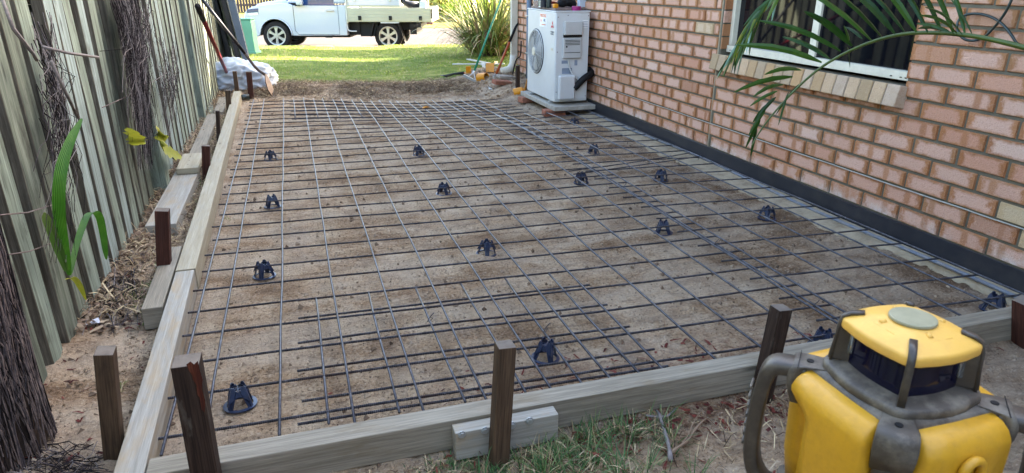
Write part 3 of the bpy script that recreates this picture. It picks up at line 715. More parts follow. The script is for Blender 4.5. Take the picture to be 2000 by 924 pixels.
# green cable loop and box at the top right
path = [(1988, -30), (1975, 2), (1962, 28), (1945, 50), (1924, 73), (1900, 81), (1880, 76), (1868, 60), (1870, 40), (1885, 28), (1912, 26), (1940, 34), (1962, 50), (1978, 72), (1986, 86), (2004, 92), (2040, 90)]
m = MB(); P = [WX(x, y, -.03-.012*math.sin(i*1.1)) for i, (x, y) in enumerate(path)]
tag(m.tube(smoothp(P), .0055, 8).build('cable', 'cable', smooth=True), 'dark green cable looped in front of the brick wall at the right', 'cable')
c = WX(1990, -18, -.02); m = MB(); m.box((c.x, c.y-.04, c.z+.055), (.05, .16, .14))
tag(m.build('meter_box', 'turq', bevel=.004), 'turquoise box fixed high on the brick wall above the cable', 'box')

# ------------------------------------------------------------------ timber fence
fence = thing('paling_fence', 'weathered grey green timber paling fence along the left side', 'fence', (-3.72, 2, 0))
mf, mb_, mr = MB(), MB(), MB(); y = -2.6; FX = -3.72; i = 0
while y < 11.2:
    wd = R.uniform(.1, .128); gap = R.uniform(.04, .07); th = R.uniform(.034, .044); lean = R.gauss(.0, .012)-.012; bot = R.uniform(-.02, .05)
    if 3.74 < y < 3.95 or 6.1 < y < 6.3: y += .14; continue
    a = Vector((FX+R.uniform(-.004, .004), y+wd/2, bot-.05)); b = a+Vector((lean*.8, lean*1.9, 1.9)); 
    z_ = (b-a).normalized(); xx = Vector((1, 0, 0)); yy = z_.cross(xx).normalized(); xx = yy.cross(z_); rot = Matrix((xx, yy, z_)).transposed()
    mf.box((a+b)/2, (th, wd, 1.9), rot, mi=R.choice([0, 0, 1, 3]), side_mi={2: 2, 3: 2, 4: 2})
    y += wd+gap; i += 1
mf.build('palings', ['face', 'face2', 'edge', 'face3'], fence, world=True, bevel=.002, bseg=1)
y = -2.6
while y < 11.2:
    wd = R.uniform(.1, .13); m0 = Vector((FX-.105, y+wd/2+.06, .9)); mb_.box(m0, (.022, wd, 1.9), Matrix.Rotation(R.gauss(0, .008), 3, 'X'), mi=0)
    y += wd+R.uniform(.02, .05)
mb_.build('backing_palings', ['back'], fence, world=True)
for z in (.32, 1.12, 1.68):
    m = MB(); m.box((FX-.055, 4.3, z), (.045, 13.8, .09)); m.build('rail', 'edge', fence, world=True)
for (pl_, pr_, yy) in ((268, 326, 3.84), (352, 399, 6.25), (404, 424, 10.9)):
    xa, xb = WY(pl_, 240, yy).x, (WY(pr_, {3.84: 380, 6.25: 238, 10.9: 130}[yy], yy)).x; m = MB(); m.box(((xa+xb)/2, yy+.055, .85), (xb-xa, .11, 1.9), Matrix.Rotation(rad(-1.), 3, 'Y'), mi=0); m.build('post', 'face', fence, world=True, bevel=.006)
# dead vines on the fence
def strands(m, tops, bots, n_, r, wob, X0, mi=1, sag=.0, seg=7):
    for _ in range(n_):
        a = tops(); b = bots(); P = []
        k1, k2 = R.uniform(0, 9), R.uniform(0, 9)
        for i in range(seg):
            t = i/(seg-1); p = a.lerp(b, t); wv = math.sin(math.pi*t)
            p = p+Vector((abs(nz(t*3, k1, 1))*wob*wv*1.3, nz(t*3, k2, 1, 3)*wob*2*wv, nz(t*4, k1+k2, 1, 5)*wob*wv)); P.append(p)
        rr = r*R.uniform(.5, 1.3); m.tube(P, [rr*(1-.5*i/(seg-1)) for i in range(seg)], 4, R.randrange(mi), False)
vm = ['vine', 'vine2', 'vine3', 'vine3']
m = MB()
strands(m, lambda: WX(R.uniform(212, 262), R.uniform(-60, 10), -3.64), lambda: WX(R.gauss(285, 11), R.uniform(200, 335), -3.6), 300, .0019, .05, 0, 4, seg=10)
strands(m, lambda: WX(R.uniform(225, 300), R.uniform(-30, 60), -3.64), lambda: WX(R.gauss(268, 18), R.uniform(80, 260), -3.6), 90, .0016, .07, 0, 4, seg=10)
tag(m.build('dead_vine', vm, smooth=True), 'thick hanging mat of dead grey vine on the fence beside the post', 'dead vine', 'dead vines on the fence')
m = MB()
strands(m, lambda: WX(R.uniform(60, 110), R.uniform(20, 130), -3.68), lambda: WX(R.gauss(112, 14), R.uniform(180, 340), -3.65), 34, .002, .07, 0, 4, seg=10)
strands(m, lambda: WX(R.uniform(70, 120), R.uniform(130, 240), -3.68), lambda: WX(R.gauss(125, 26), R.uniform(330, 520), -3.62), 40, .0017, .07, 0, 4, seg=10)
m.tube([WX(5, 0, -3.62), WX(25, 55, -3.6), WX(65, 105, -3.62), WX(72, 118, -3.62)], .006, 6, 1); m.tube([WX(83, 91, -3.64), WX(130, 103, -3.6), WX(192, 112, -3.58)], .006, 6, 1)
m.tube([WX(100, 120, -3.6), WX(128, 180, -3.6), WX(152, 230, -3.62)], .006, 6, 1)
m.tube([WX(195, 100, -3.66), WX(255, 95, -3.6), WX(295, 60, -3.62)], .002, 4, 2)
tag(m.build('dead_vine', vm, smooth=True), 'loose tangle of pale dead twigs on the fence above the green shoot', 'dead vine', 'dead vines on the fence')
m = MB()
strands(m, lambda: WX(R.uniform(300, 345), R.uniform(60, 160), -3.68), lambda: WX(R.gauss(325, 12), R.uniform(170, 290), -3.64), 60, .0018, .05, 0, 4, seg=10)
tag(m.build('dead_vine', vm, smooth=True), 'small clump of dead vine past the hanging mat on the fence', 'dead vine', 'dead vines on the fence')
# barbed wire strands
m = MB()
for (p, q) in (((0, 420), (110, 398)), ((0, 500), (115, 470)), ((200, 210), (330, 140))): m.tube([WX(*p, -3.66), WX((p[0]+q[0])/2, (p[1]+q[1])/2+6, -3.64), WX(*q, -3.66)], .0022, 5)
tag(m.build('barbed_wire', 'rust', smooth=True), 'rusty twisted wire strung across the nearest palings', 'wire')
# fibrous stump in the lower left corner
def srad(t): return .145-.015*t+.012*math.exp(-max(t, 0)*9)
st = thing('palm_stump', 'shaggy dead palm stump wrapped in brown fibres in the lower left corner', 'stump', (-3.765, 1.33, 0))
m = MB(); N = 18; V = []; F = []
for j in range(14):
    t = j/13; r_ = srad(t)
    for i in range(N): a = 2*math.pi*i/N; rr = r_*(1+.18*nz(math.cos(a)*1.5+t*2, math.sin(a)*1.5, 1.3)); V.append((math.cos(a)*rr+.03*t, math.sin(a)*rr+.02*t, -.03+t*1.0))
for j in range(13):
    for i in range(N): F.append((j*N+i, j*N+(i+1) % N, (j+1)*N+(i+1) % N, (j+1)*N+i))
m.add(V, F); m.build('trunk', 'bark', st, smooth=True)
m = MB()
for _ in range(800):
    a = R.uniform(-2.6, 1.9); a2 = a+R.gauss(0, .35); P = []; t0, t1 = R.uniform(.3, 1.05), R.uniform(-.05, .5)
    for i in range(7):
        t = t0+(t1-t0)*i/6; aa = a+(a2-a)*i/6+.12*nz(i*.7, a*5, 1); r_ = srad(t)+.012*R.random()+.008
        P.append((math.cos(aa)*r_+.03*t, math.sin(aa)*r_+.02*t, -.02+t*1.0))
    rr = R.uniform(.0008, .0024); m.tube(P, rr, 4, R.randrange(4), False)
m.build('fibres', ['vine', 'fibre', 'fibre', 'vine3'], st, smooth=True)

# strappy green shoot
def leaf_px(m, px, Y, ws, side=(1, 0, .1), mi=0, fold=.12, dy=0.):
    P = [WX(x, y, -3.63+.018*i*(dy > .009)) for i, (x, y) in enumerate(px)]; 
    m.ribbon(smoothp(P, 2), [w_ for w_ in interp(ws, len(smoothp(P, 2)))], side, mi, fold)
def interp(ws, n_):
    out = []
    for i in range(n_):
        t = i/(n_-1)*(len(ws)-1); k = min(int(t), len(ws)-2); out.append(ws[k]+(ws[k+1]-ws[k])*(t-k))
    return out
sh = thing('strappy_plant', 'bright green strappy palm seedling growing at the foot of the fence', 'plant', tuple(G(140, 545, 0)))
m = MB(); leaf_px(m, [(136, 538), (122, 470), (113, 400), (118, 330), (138, 270), (160, 231)], 2.5, [.01, .032, .038, .04, .032, .003], dy=.012); m.build('leaf', 'shoot', sh, world=True, smooth=True)
m = MB(); leaf_px(m, [(138, 535), (146, 490), (158, 450), (172, 414), (192, 413), (201, 450), (205, 485), (208, 507)], 2.48, [.01, .02, .026, .03, .03, .028, .02, .003], dy=.008); m.build('leaf', 'shoot', sh, world=True, smooth=True)
m = MB(); leaf_px(m, [(130, 545), (142, 540), (155, 555), (168, 586)], 2.42, [.014, .022, .02, .003]); m.build('leaf', 'yleaf', sh, world=True)
m = MB(); leaf_px(m, [(130, 530), (112, 480), (92, 430), (86, 415)], 2.56, [.012, .03, .028, .003]); m.build('leaf', 'grass', sh, world=True)
for (lab, base, ll) in (('broad yellowing leaf poking out beside the first fence post', (258, 252), [[(252, 250), (262, 262), (270, 275), (262, 284)]]), ('large wavy yellow and green leaf in front of the fence past the post', (308, 252), [[(305, 250), (318, 262), (312, 280), (322, 292), (340, 300), (355, 306)], [(308, 252), (316, 256), (318, 268)]])):
    pt = thing('leafy_plant', lab, 'plant', tuple(WX(*base, -3.62)), group='yellowing leaves by the fence')
    for q in ll:
        m = MB(); P = smoothp([WX(x, y, -3.58) for x, y in q], 1); P = smoothp(P, 1); m.ribbon(P, [w_*(1+.3*math.sin(i_*2.3)) for i_, w_ in enumerate(interp([.012, .05, .085, .09, .07, .006], len(P)))], (P[-1]-P[0]).cross(FW).normalized(), 0, .07); m.build('leaf', 'yleaf', pt, world=True, smooth=True)

# ------------------------------------------------------------------ formwork
def board(name, mat, a, b, wd, th, label, cat, group=None, bevel=.003):
    m = MB(); m.beam(a, b, wd, th); return tag(m.build(name, mat, bevel=bevel), label, cat, group)
ZB = .1; H = .098; T = .073
def plank(x0, y0, x1, y1, zt, h, t, label, mat='pale', name='form_board', cat='board', group='formwork boards round the pad', dz=0.):
    m = MB(); m.beam((x0, y0, zt-h/2), (x1, y1, zt-h/2+dz), t, h); return tag(m.build(name, mat, bevel=.003), label, cat, group)
plank(-3.320, .955, -3.352, 2.316, ZB, H, T, 'nearer timber form board on the left, ending at the front corner')
plank(-3.350, 2.32, -3.447, 7.5, ZB+.004, H, T+.006, 'long left form board with a pale blue sheen running to the far end', 'fresh')
plank(-3.280, .998, -2.36, .994, ZB, H, T, 'front form board between the left corner and the bolted cleat', 'grey')
plank(-2.358, .994, -.0, .99, ZB, H, T, 'front form board running right from the bolted cleat to the wall', 'grey')
plank(-3.432, 2.0, -3.447, 2.665, .088, .09, .075, 'short timber cleat behind the joint of the left form boards', 'grey', 'cleat', 'timber cleat', None)
cl = thing('cleat', 'short timber cleat bolted across the joint of the front form board', 'timber cleat', (-2.348, .932, .045))
m = MB(); m.box((0, 0, 0), (.305, .045, .092), mi=0); m.build('block', 'pale', cl, bevel=.003)
for (px_, py_) in ((902, 849), (947, 841), (1000, 831), (1034, 822)):
    q = WY(px_, py_, .907); m = MB(); m.tube([(q.x+2.348, -.024, q.z-.045), (q.x+2.348, -.031, q.z-.045)], .008, 6)
    m.tube([(q.x+2.348, -.023, q.z-.045), (q.x+2.348, -.026, q.z-.045)], .0115, 12); m.build('bolt', 'alu', cl)
# timbers lying by the fence
def lie(pts_px, zt, h, label, mat, name='timber_offcut', group='loose timbers by the fence'):
    """flat timber from the four corners of its top (near-left, near-right, far-right, far-left)"""
    P = [G(x, y, zt) for x, y in pts_px]; m = MB(); c = sum(P, Vector())/4; L = ((P[3]+P[2])/2-(P[0]+P[1])/2)
    W_ = ((P[1]-P[0]).length+(P[2]-P[3]).length)/2; a = (P[0]+P[1])/2; b = (P[3]+P[2])/2
    m.beam((a.x, a.y, zt-h/2), (b.x, b.y, zt-h/2), W_, h); return tag(m.build(name, mat, bevel=.004), label, 'timber', group)
lie([(291, 439), (335, 439), (384, 335), (350, 328)], .07, .07, 'pale blue sheened sleeper lying by the fence with its sawn end facing us', 'pale')
lie([(347, 328), (383, 329), (396, 299), (358, 299)], .112, .04, 'short pale block with three nail holes sitting on the sleepers', 'fresh')
lie([(362, 318), (388, 318), (427, 222), (405, 222)], .068, .065, 'grey sleeper continuing beyond the nailed block beside the stakes', 'grey')
lie([(403, 222), (418, 222), (413, 192), (405, 192)], .04, .035, 'thin grey offcut leaning by the last palings', 'face2')
lie([(418, 218), (434, 220), (442, 190), (430, 190)], .05, .03, 'thin grey board lying behind the second to last left stake', 'grey')
m = MB()
for (x, y) in ((372, 306), (370, 313), (367, 321)): q = G(x, y, .1125); m.tube([q, q+Vector((0, 0, .001))], .005, 8)
tag(m.build('nail_heads', 'rust'), 'three rusty nail heads in the short pale block', 'nails')
m = MB(); q = [WX(147, 470, -3.45)]
# stakes
def stake(base, top, s_, mat, label, z0=-.12, mats=None, name='stake', wd=None):
    base, top = Vector(base), Vector(top); d = (base-top); b2 = top+d*((top.z-z0)/(top.z-base.z))
    root = thing(name, label, 'stake', (base.x, base.y, 0), 0, 'timber stakes holding the formwork')
    m = MB(); m.beam(b2, top, wd or s_, s_, up=Vector((0, 1, 0)), side_mi={1: 1}, taper=.97)
    m.build('post', [mat, 'stakeend'], root, world=True, bevel=.003); return root
s1 = stake((-3.415, 1.215, 0), tuple(WY(205, 684, 1.175)), .047, 'brownstake', 'brown square stake outside the left form board near the front corner')
b2 = WY(403, 924, .925); s2 = stake(b2, tuple(WY(364, 703, .925)), .062, 'stake', 'nearest dark stake with a torn orange split, in front of the front board')
t2 = WY(366, 707, .90)
m = MB(); tp_ = [(364, 712), (372, 706), (379, 712), (386, 705), (390, 722), (396, 742), (394, 760), (401, 782), (400, 806), (394, 800), (391, 778), (385, 770), (384, 752), (377, 742), (375, 726), (369, 724)]
V = [WY(x, y, .8915) for x, y in tp_]; c0 = sum(V, Vector())/len(V); n_ = len(V)
m.add(V+[c0], [(i, (i+1) % n_, n_) for i in range(n_)], [[(V[i].z*1., V[i].x), (V[(i+1) % n_].z, V[(i+1) % n_].x), (c0.z, c0.x)] for i in range(n_)])
sp = m.build('torn_face', 'split', s2, world=True)
s3 = stake(WY(975, 878, .885), WY(987, 672, .885), .047, 'brownstake', 'worn brown stake driven in front of the bolted cleat', wd=.05)
s4 = stake(WY(1497, 730, .93), WY(1526, 600, .93), .05, 'stake', 'dark leaning stake in front of the right form board behind the laser level')
s5 = stake(WY(1996, 735, .93), WY(1998, 585, .93), .05, 'redstake', 'reddish stake at the right edge of the frame against the front board')
for (bx, tx, s_, mt, lab, wd) in (((322, 546), (317, 409), .055, 'redstake', 'stake beside the joint of the left boards, nearest of the left row', .055),
        ((404, 350), (402, 284), .05, 'redstake', 'red stake beside the short nailed block', .05), ((428, 282), (425, 216), .038, 'stake', 'slim dark stake beside the grey sleeper', .03),
        ((448, 222), (445, 176), .048, 'brownstake', 'orange brown stake just before the end of the left board', .048), ((464, 185), (458, 139), .05, 'brownstake', 'grey brown stake in front of the plastic bag at the end of the left board', .045),
        ((491, 194), (486, 140), .055, 'redstake', 'red brown stake at the far left corner of the mesh', .06), ((1011, 180), (1011, 128), .045, 'stake', 'black stake beside the far end of the air conditioner', .045)):
    g0 = G(*bx, .01); stake(g0, WY(*tx, g0.y), s_, mt, lab, wd=wd)

# ------------------------------------------------------------------ reinforcing mesh
def mz(x, y):
    return .056-.085*ss(4.4, 7.1, y)*ss(-3.1, -1.4, x)*(1-ss(-.8, -.2, x)*.7)+.003*math.sin(x*2.3+y*1.1)
def meshsheet(label, xs, ys, x0, x1, y0, y1, skew=0., z=0., r1=.0045, r2=.0045, yoff=0., drop=0.):
    t = thing('reinforcing_mesh', label, 'steel mesh', ((x0+x1)/2, (y0+y1)/2, z), 0, 'sheets of steel reinforcing mesh')
    cxm = (x0+x1)/2
    for X in xs:
        m = MB(); j = R.uniform(-.004, .004); nn = max(4, int((y1-y0)/.35)); P = []
        for i in range(nn+1):
            y = y0+(y1-y0)*i/nn; P.append((X+j+R.uniform(-.003, .003), y-skew*(X-x0), mz(X, y)+z+.0088+drop*(x1-X)+R.uniform(-.0022, .0022)))
        m.tube(P, r1, 6); m.build('bar', 'wire', t, smooth=True, world=True)
    for Y in ys:
        m = MB(); j = R.uniform(-.004, .004); nn = max(4, int((x1-x0)/.3)); P = []; e0, e1 = R.uniform(-.012, .012), R.uniform(-.012, .012)
        for i in range(nn+1):
            x = x0+e0+(x1+e1-x0-e0)*i/nn; P.append((x, Y+j+R.uniform(-.003, .003)-skew*(x-x0), mz(x, Y)+z+R.uniform(-.002, .002)+drop*(x1-x)))
        m.tube(P, r2, 6); m.build('bar', 'steel', t, smooth=True, world=True)
    return t
xsA = [-3.2635, -3.167]+[-2.961+.2*k for k in range(0, 11)]
xsA = xsA[:2]+[x for x in xsA[2:]]
meshsheet('largest mesh sheet reaching from the left board across the pad', xsA, [1.182+.2*i for i in range(30)], -3.30, -.865, 1.09, 7.1, .03)
meshsheet('narrow mesh sheet lapped over the large one along the brick wall', [-1.0, -.91, -.71, -.51, -.31, -.1], [1.2+.2*i for i in range(23)], -1.05, -.068, 1.08, 5.7, .07, .012)
meshsheet('far mesh offcut doubled over the large sheet near the lawn', [-2.86+.2*k for k in range(11)], [5.88+.2*i for i in range(6)], -2.9, -.62, 5.8, 6.98, .03, .01)
meshsheet('small mesh offcut lying under the front of the large sheet', [-2.826, -2.624, -2.43, -2.235, -2.042, -1.842], [1.15, 1.262, 1.44, 1.637, 1.832], -2.91, -1.72, 1.112, 1.975, .03, -.012)
m = MB()
for (y0_, y1_) in ((3.42, 3.62), (3.34, 3.5)):
    m.tube([(-1.15, y0_, .074), (-.7, y0_+.06, .078), (-.3, (y0_+y1_)/2+.06, .075), (-.1, y1_+.02, .074)], .0042, 6)
tag(m.build('steel_bar', 'steel', smooth=True), 'two loose ribbed bars tied across the lap near the wall', 'steel bars')

for i, (x, y) in enumerate(((-.96, 1.31), (-.96, 2.0), (-.95, 3.0), (-.51, 3.5), (-.31, 3.58), (-.1, 3.52), (-2.43, 1.64), (-2.04, 1.44))):
    c = Vector((x, y, mz(x, y)+.006)); m = MB(); m.tube([c+Vector((-.012, -.01, 0)), c+Vector((0, 0, .011)), c+Vector((.012, .01, 0)), c+Vector((0, .003, -.01)), c+Vector((-.012, -.01, 0))], .0016, 5); m.tube([c+Vector((0, 0, .01)), c+Vector((.008, -.006, .024)), c+Vector((.016, -.002, .028))], .0018, 5)
    tag(m.build('tie_wire', 'steel', smooth=True), ['twisted tie wire on the first lap crossing near the front board', 'twisted tie wire on the lap a third of the way in', 'twisted tie wire on the lap level with the tied bars', 'tie wire at the middle of the two loose bars', 'tie wire on the loose bars closer to the wall', 'tie wire at the wall end of the loose bars', 'tie wire on the left part of the small mesh offcut', 'tie wire in the middle of the small mesh offcut'][i], 'tie wire', 'tie wires on the mesh')

# bar chairs
def make_chair():
    t = thing('bar_chair', 'dark blue plastic bar chair', 'bar chair', (0, 0, 0), 0, 'plastic bar chairs under the mesh')
    m = MB(); N = 32; ro, ri = .051, .0395; V = []; F = []
    for i in range(N):
        a = 2*math.pi*i/N; c, s_ = math.cos(a), math.sin(a); V += [(ro*c, ro*s_, .0), (ro*c, ro*s_, .0035), (ri*c, ri*s_, .0045), (ri*c, ri*s_, .0)]
    for i in range(N):
        a = 4*i; b = 4*((i+1) % N)
        for k in range(4): F.append((a+k, b+k, b+(k+1) % 4, a+(k+1) % 4))
    m.add(V, F); m.build('base_ring', 'navy', t, smooth=False)
    for i in range(4):
        a = math.pi/4+math.pi/2*i; c, s_ = math.cos(a), math.sin(a); tx, ty = -s_, c; m = MB()
        # leg: tapering fin web plus flange
        for k, (r0, r1, wb, wt, th) in enumerate(((.044, .0215, .019, .029, .0025),)):
            P0 = Vector((c*r0, s_*r0, .002)); P1 = Vector((c*r1, s_*r1, .062)); Tn = Vector((tx, ty, 0)); Nn = Vector((c, s_, 0))*th
            m.add([P0-Tn*wb/2, P0+Tn*wb/2, P1+Tn*wt/2, P1-Tn*wt/2, P0-Tn*wb/2-Nn, P0+Tn*wb/2-Nn, P1+Tn*wt/2-Nn, P1-Tn*wt/2-Nn],
                  [(0, 1, 2, 3), (7, 6, 5, 4), (0, 4, 5, 1), (1, 5, 6, 2), (2, 6, 7, 3), (3, 7, 4, 0)])
            Q0 = Vector((c*(r0+.003), s_*(r0+.003), .002)); Q1 = Vector((c*(r1+.0025), s_*(r1+.0025), .07)); tt = Tn*.001
            m.add([P0-tt, P0+tt, Q0+tt, Q0-tt, P1-tt, P1+tt, Q1+tt, Q1-tt], [(0, 3, 7, 4), (1, 5, 6, 2), (3, 2, 6, 7), (4, 7, 6, 5)])
        m.build('leg', 'navy', t)
    # crown: square collar with a saddle notch on each side
    m = MB(); q = .0195; hb = .034; ht = .072
    for i in range(4):
        a = math.pi/2*i; c, s_ = math.cos(a), math.sin(a); d = Vector((c, s_, 0)); tn = Vector((-s_, c, 0))
        prof = [(-1.18, hb-.012), (-.75, hb-.002), (-.3, hb+.008), (.3, hb+.008), (.75, hb-.002), (1.18, hb-.012), (1., ht), (.62, ht-.001), (.42, ht-.011), (0, ht-.015), (-.42, ht-.011), (-.62, ht-.001), (-1., ht)]
        V = []
        for th in (0, -.0022):
            for x, z in prof: rr = q+.011*(ht-z)/(ht-hb); V.append(tuple(tn*x*rr*.86+d*(rr+th)+Vector((0, 0, z))))
        n_ = len(prof); m.add(V, [tuple(range(n_)), tuple(reversed(range(n_, 2*n_)))]+[(i2, i2+n_, (i2+1) % n_+n_, (i2+1) % n_) for i2 in range(n_)])
    m.box((0, 0, .055), (.036, .0025, .006)); m.box((0, 0, .055), (.0025, .036, .006))
    m.build('crown', 'navy', t); return t
proto = make_chair()
CH = [((470, 792), .1, 'bar chair nearest the camera, just behind the nearest stake'), ((517, 541), .5, 'bar chair left of the thick third bar, second from the front on the left'),
      ((533, 404), .2, 'bar chair on the left, third from the front'), ((529, 312), .7, 'bar chair farthest back on the left side'),
      ((818, 303), .3, 'bar chair farthest back in the middle of the pad'), ((867, 378), 1., 'bar chair third from the front in the middle row'),
      ((950, 495), .6, 'bar chair second from the front in the middle row'), ((1065, 700), .9, 'bar chair just right of the stake by the bolted cleat'),
      ((1122, 243), .3, 'bar chair nearest the air conditioner'), ((1159, 300), .8, 'bar chair a step closer than the one by the air conditioner'),
      ((1135, 358), .1, 'bar chair at the lap of the two sheets, left of centre row'), ((1290, 353), .5, 'bar chair on the right beside the tied loose bars'),
      ((1295, 456), 1.1, 'bar chair at the lap of the sheets in front of the tied bars'), ((1497, 428), .2, 'bar chair on the right nearest the flashing'),
      ((1605, 676), .7, 'bar chair half hidden behind the form board by the leaning stake'), ((1940, 606), .4, 'bar chair half hidden behind the form board at the far right')]
for i, ((x, y), rz, lab) in enumerate(CH):
    g = G(x, y, 0); o = proto if i == 0 else copy_tree(proto); zc = mz(g.x, g.y)-.056
    if i in (14, 15): g.y = max(g.y, 1.10)
    o.location = (g.x, g.y, zc+.001); o.rotation_euler = (R.uniform(-.05, .05), R.uniform(-.05, .05), rz); o['label'] = lab

# ------------------------------------------------------------------ air conditioner
AX, AY, AZ = -.415, 5.64, .135; AL, AD, AH = .83, .35, .845
ac = thing('air_conditioner', 'white outdoor air conditioner unit on a pad against the brick wall', 'air conditioner', (AX, AY, AZ))
m = MB(); m.box((AD/2, AL/2, AH/2), (AD, AL, AH)); m.build('casing', 'white', ac, bevel=.014, bseg=3)
m = MB(); m.box((AD/2, AL/2, AH+.003), (AD+.008, AL+.008, .012)); m.build('lid', 'white', ac, bevel=.004)
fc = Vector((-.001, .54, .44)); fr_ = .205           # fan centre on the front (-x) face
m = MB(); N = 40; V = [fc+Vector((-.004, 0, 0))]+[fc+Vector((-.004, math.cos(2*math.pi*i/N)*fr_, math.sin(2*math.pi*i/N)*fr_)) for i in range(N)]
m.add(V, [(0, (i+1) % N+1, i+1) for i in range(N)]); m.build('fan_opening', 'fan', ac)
m = MB()
for k in range(3):
    a0 = k*2.094+.4; P = [fc+Vector((-.007, math.cos(a0+da)*r_, math.sin(a0+da)*r_)) for r_, da in ((.05, 0), (.19, -.25), (.195, .25), (.17, .62), (.05, .5))]; m.add(P, [(0, 1, 2, 3, 4)])
m.build('fan_blades', 'offwhite', ac)
m = MB()
for k in range(13):
    r_ = .047+.0134*k
    P = [fc+Vector((-.016-.01*math.cos(r_/.215*1.4), math.cos(2*math.pi*i/N)*r_, math.sin(2*math.pi*i/N)*r_)) for i in range(N+1)]; m.tube(P, .0022, 4, cap=False)
for k in range(10):
    a = 2*math.pi*k/10+.2; m.tube([fc+Vector((-.025, math.cos(a)*.04, math.sin(a)*.04)), fc+Vector((-.024, math.cos(a)*.12, math.sin(a)*.12)), fc+Vector((-.012, math.cos(a)*.214, math.sin(a)*.214))], .0028, 4)
P = [fc+Vector((-.006, math.cos(2*math.pi*i/N)*.213, math.sin(2*math.pi*i/N)*.213)) for i in range(N+1)]; m.tube(P, .006, 6, cap=False)
gr = m.build('fan_grille', 'offwhite', ac, smooth=True)
m = MB(); m.tube([fc+Vector((-.018, 0, 0)), fc+Vector((-.034, 0, 0))], [.046, .04], 20); m.build('hub', 'cream', gr, smooth=False)
# dark ring around the fan
m = MB(); P = [fc+Vector((-.0015, math.cos(2*math.pi*i/N)*.222, math.sin(2*math.pi*i/N)*.222)) for i in range(N+1)]; m.tube(P, .004, 6, cap=False); m.build('fan_ring', 'dark', ac, smooth=True)
# service side (-y face): width AD in x
m = MB(); m.box((AD*.5, -.002, AH*.5), (AD-.016, .006, AH-.05)); m.build('side_panel', 'white', ac, bevel=.002)
hp = MB(); hp.box((AD*.49, -.021, .70), (.185, .04, .125)); a1 = hp.build('handle_cover', 'offwhite', ac, bevel=.008)
hp = MB(); hp.box((AD*.49, -.01, .627), (.19, .016, .022)); hp.build('handle_recess', 'dark', ac)
hp = MB(); hp.box((AD*.47, -.017, .515), (.185, .03, .19)); a2 = hp.build('terminal_cover', 'offwhite', ac, bevel=.008)
hp = MB()
for k in range(4): hp.box((AD*.47, -.0335, .59-.014*k), (.15, .002, .005))
hp.box((AD*.47, -.0335, .475), (.16, .002, .005)); hp.tube([(AD*.30, -.034, .53), (AD*.30, -.031, .53)], .009, 10); hp.build('vents', 'dark', a2)
hp = MB(); hp.box((AD*.33, -.03, .145), (.17, .055, .235)); a3 = hp.build('valve_cover', 'white', ac, bevel=.018, bseg=4)
m = MB(); m.tube(smoothp([Vector((AD*.38, -.012, .42)), Vector((AD*.40, -.02, .34)), Vector((AD*.52, -.03, .26)), Vector((AD*.68, -.025, .21)), Vector((AD*.78, -.02, .2))]), .009, 8); m.build('cable', 'offwhite', ac, smooth=True)
m = MB(); m.tube(smoothp([Vector((AD*.56, -.035, .13)), Vector((AD*.72, -.04, .19)), Vector((AD*.9, -.035, .24)), Vector((AD+.055, .0, .27)), Vector((AD+.056, .1, .29))]), .033, 10); m.build('lagged_pipe', 'black', ac, smooth=True)
for (x, z) in ((.02, .80), (.02, .48), (.33, .81), (.12, .815), (.33, .05), (.02, .1)):
    m = MB(); m.tube([(x, -.0055, z), (x, -.008, z)], .005, 8); m.build('screw', 'rust', ac)
for k, (x, z, w_, h_) in enumerate(((AD*.30, .385, .075, .03), (AD*.36, .30, .105, .055), (AD*.62, .375, .03, .05))):
    m = MB(); m.box((x, -.006, z), (w_, .0015, h_)); m.build('rating_label', 'printg', ac)
m = MB(); m.box((AD*.86, -.006, .735), (.06, .0015, .07)); m.build('rating_label', 'carpet', ac)
for k in range(4):
    m = MB(); m.box((AD*.86, -.0072, .758-.015*k), (.05, .0012, .004)); m.build('label_line', 'printg', ac)
# front sticker and maker's mark
xd, yd = (0, -1, 0), (0, 0, 1)
m = MB(); m.box((-.0012, .345, .755), (.0012, .2, .125)); stk = m.build('installer_sticker', 'carpet', ac)
text('sticker_text', 'PRESTIGE', (-.003, .345, .785), .042, 'printo', stk, xd, yd); text('sticker_text', 'AIR', (-.003, .31, .745), .036, 'printg', stk, xd, yd)
m = MB()
for k in range(5):
    a = math.pi/2+k*2*math.pi/5; c0 = Vector((-.003, .405, .75)); m.add([c0, c0+Vector((0, math.cos(a-.62)*.009, math.sin(a-.62)*.009)), c0+Vector((0, math.cos(a)*.024, math.sin(a)*.024)), c0+Vector((0, math.cos(a+.62)*.009, math.sin(a+.62)*.009))], [(0, 1, 2, 3)])
m.box((-.003, .33, .715), (.001, .12, .007)); m.build('star_mark', 'printo', stk)
m = MB()
def rhomb(m, cy, cz, ang, s_=.016):
    d = Vector((0, math.cos(ang), math.sin(ang))); e = Vector((0, -math.sin(ang), math.cos(ang))); c0 = Vector((-.0035, cy, cz))
    m.add([c0, c0+d*s_+e*s_*.577, c0+d*2*s_, c0+d*s_-e*s_*.577], [(0, 1, 2, 3)])
for a in (90, 210, 330): rhomb(m, .085, .72, rad(a), .021)
m.build('emblem', 'logor', ac)
text('maker_name', 'MITSUBISHI', (-.0035, .085, .655), .017, 'printd', ac, xd, yd); text('maker_name', 'ELECTRIC', (-.0035, .085, .635), .019, 'printd', ac, xd, yd)
m = MB(); m.box((-.002, .085, .50), (.003, .05, .022)); m.build('badge', 'cream', ac)
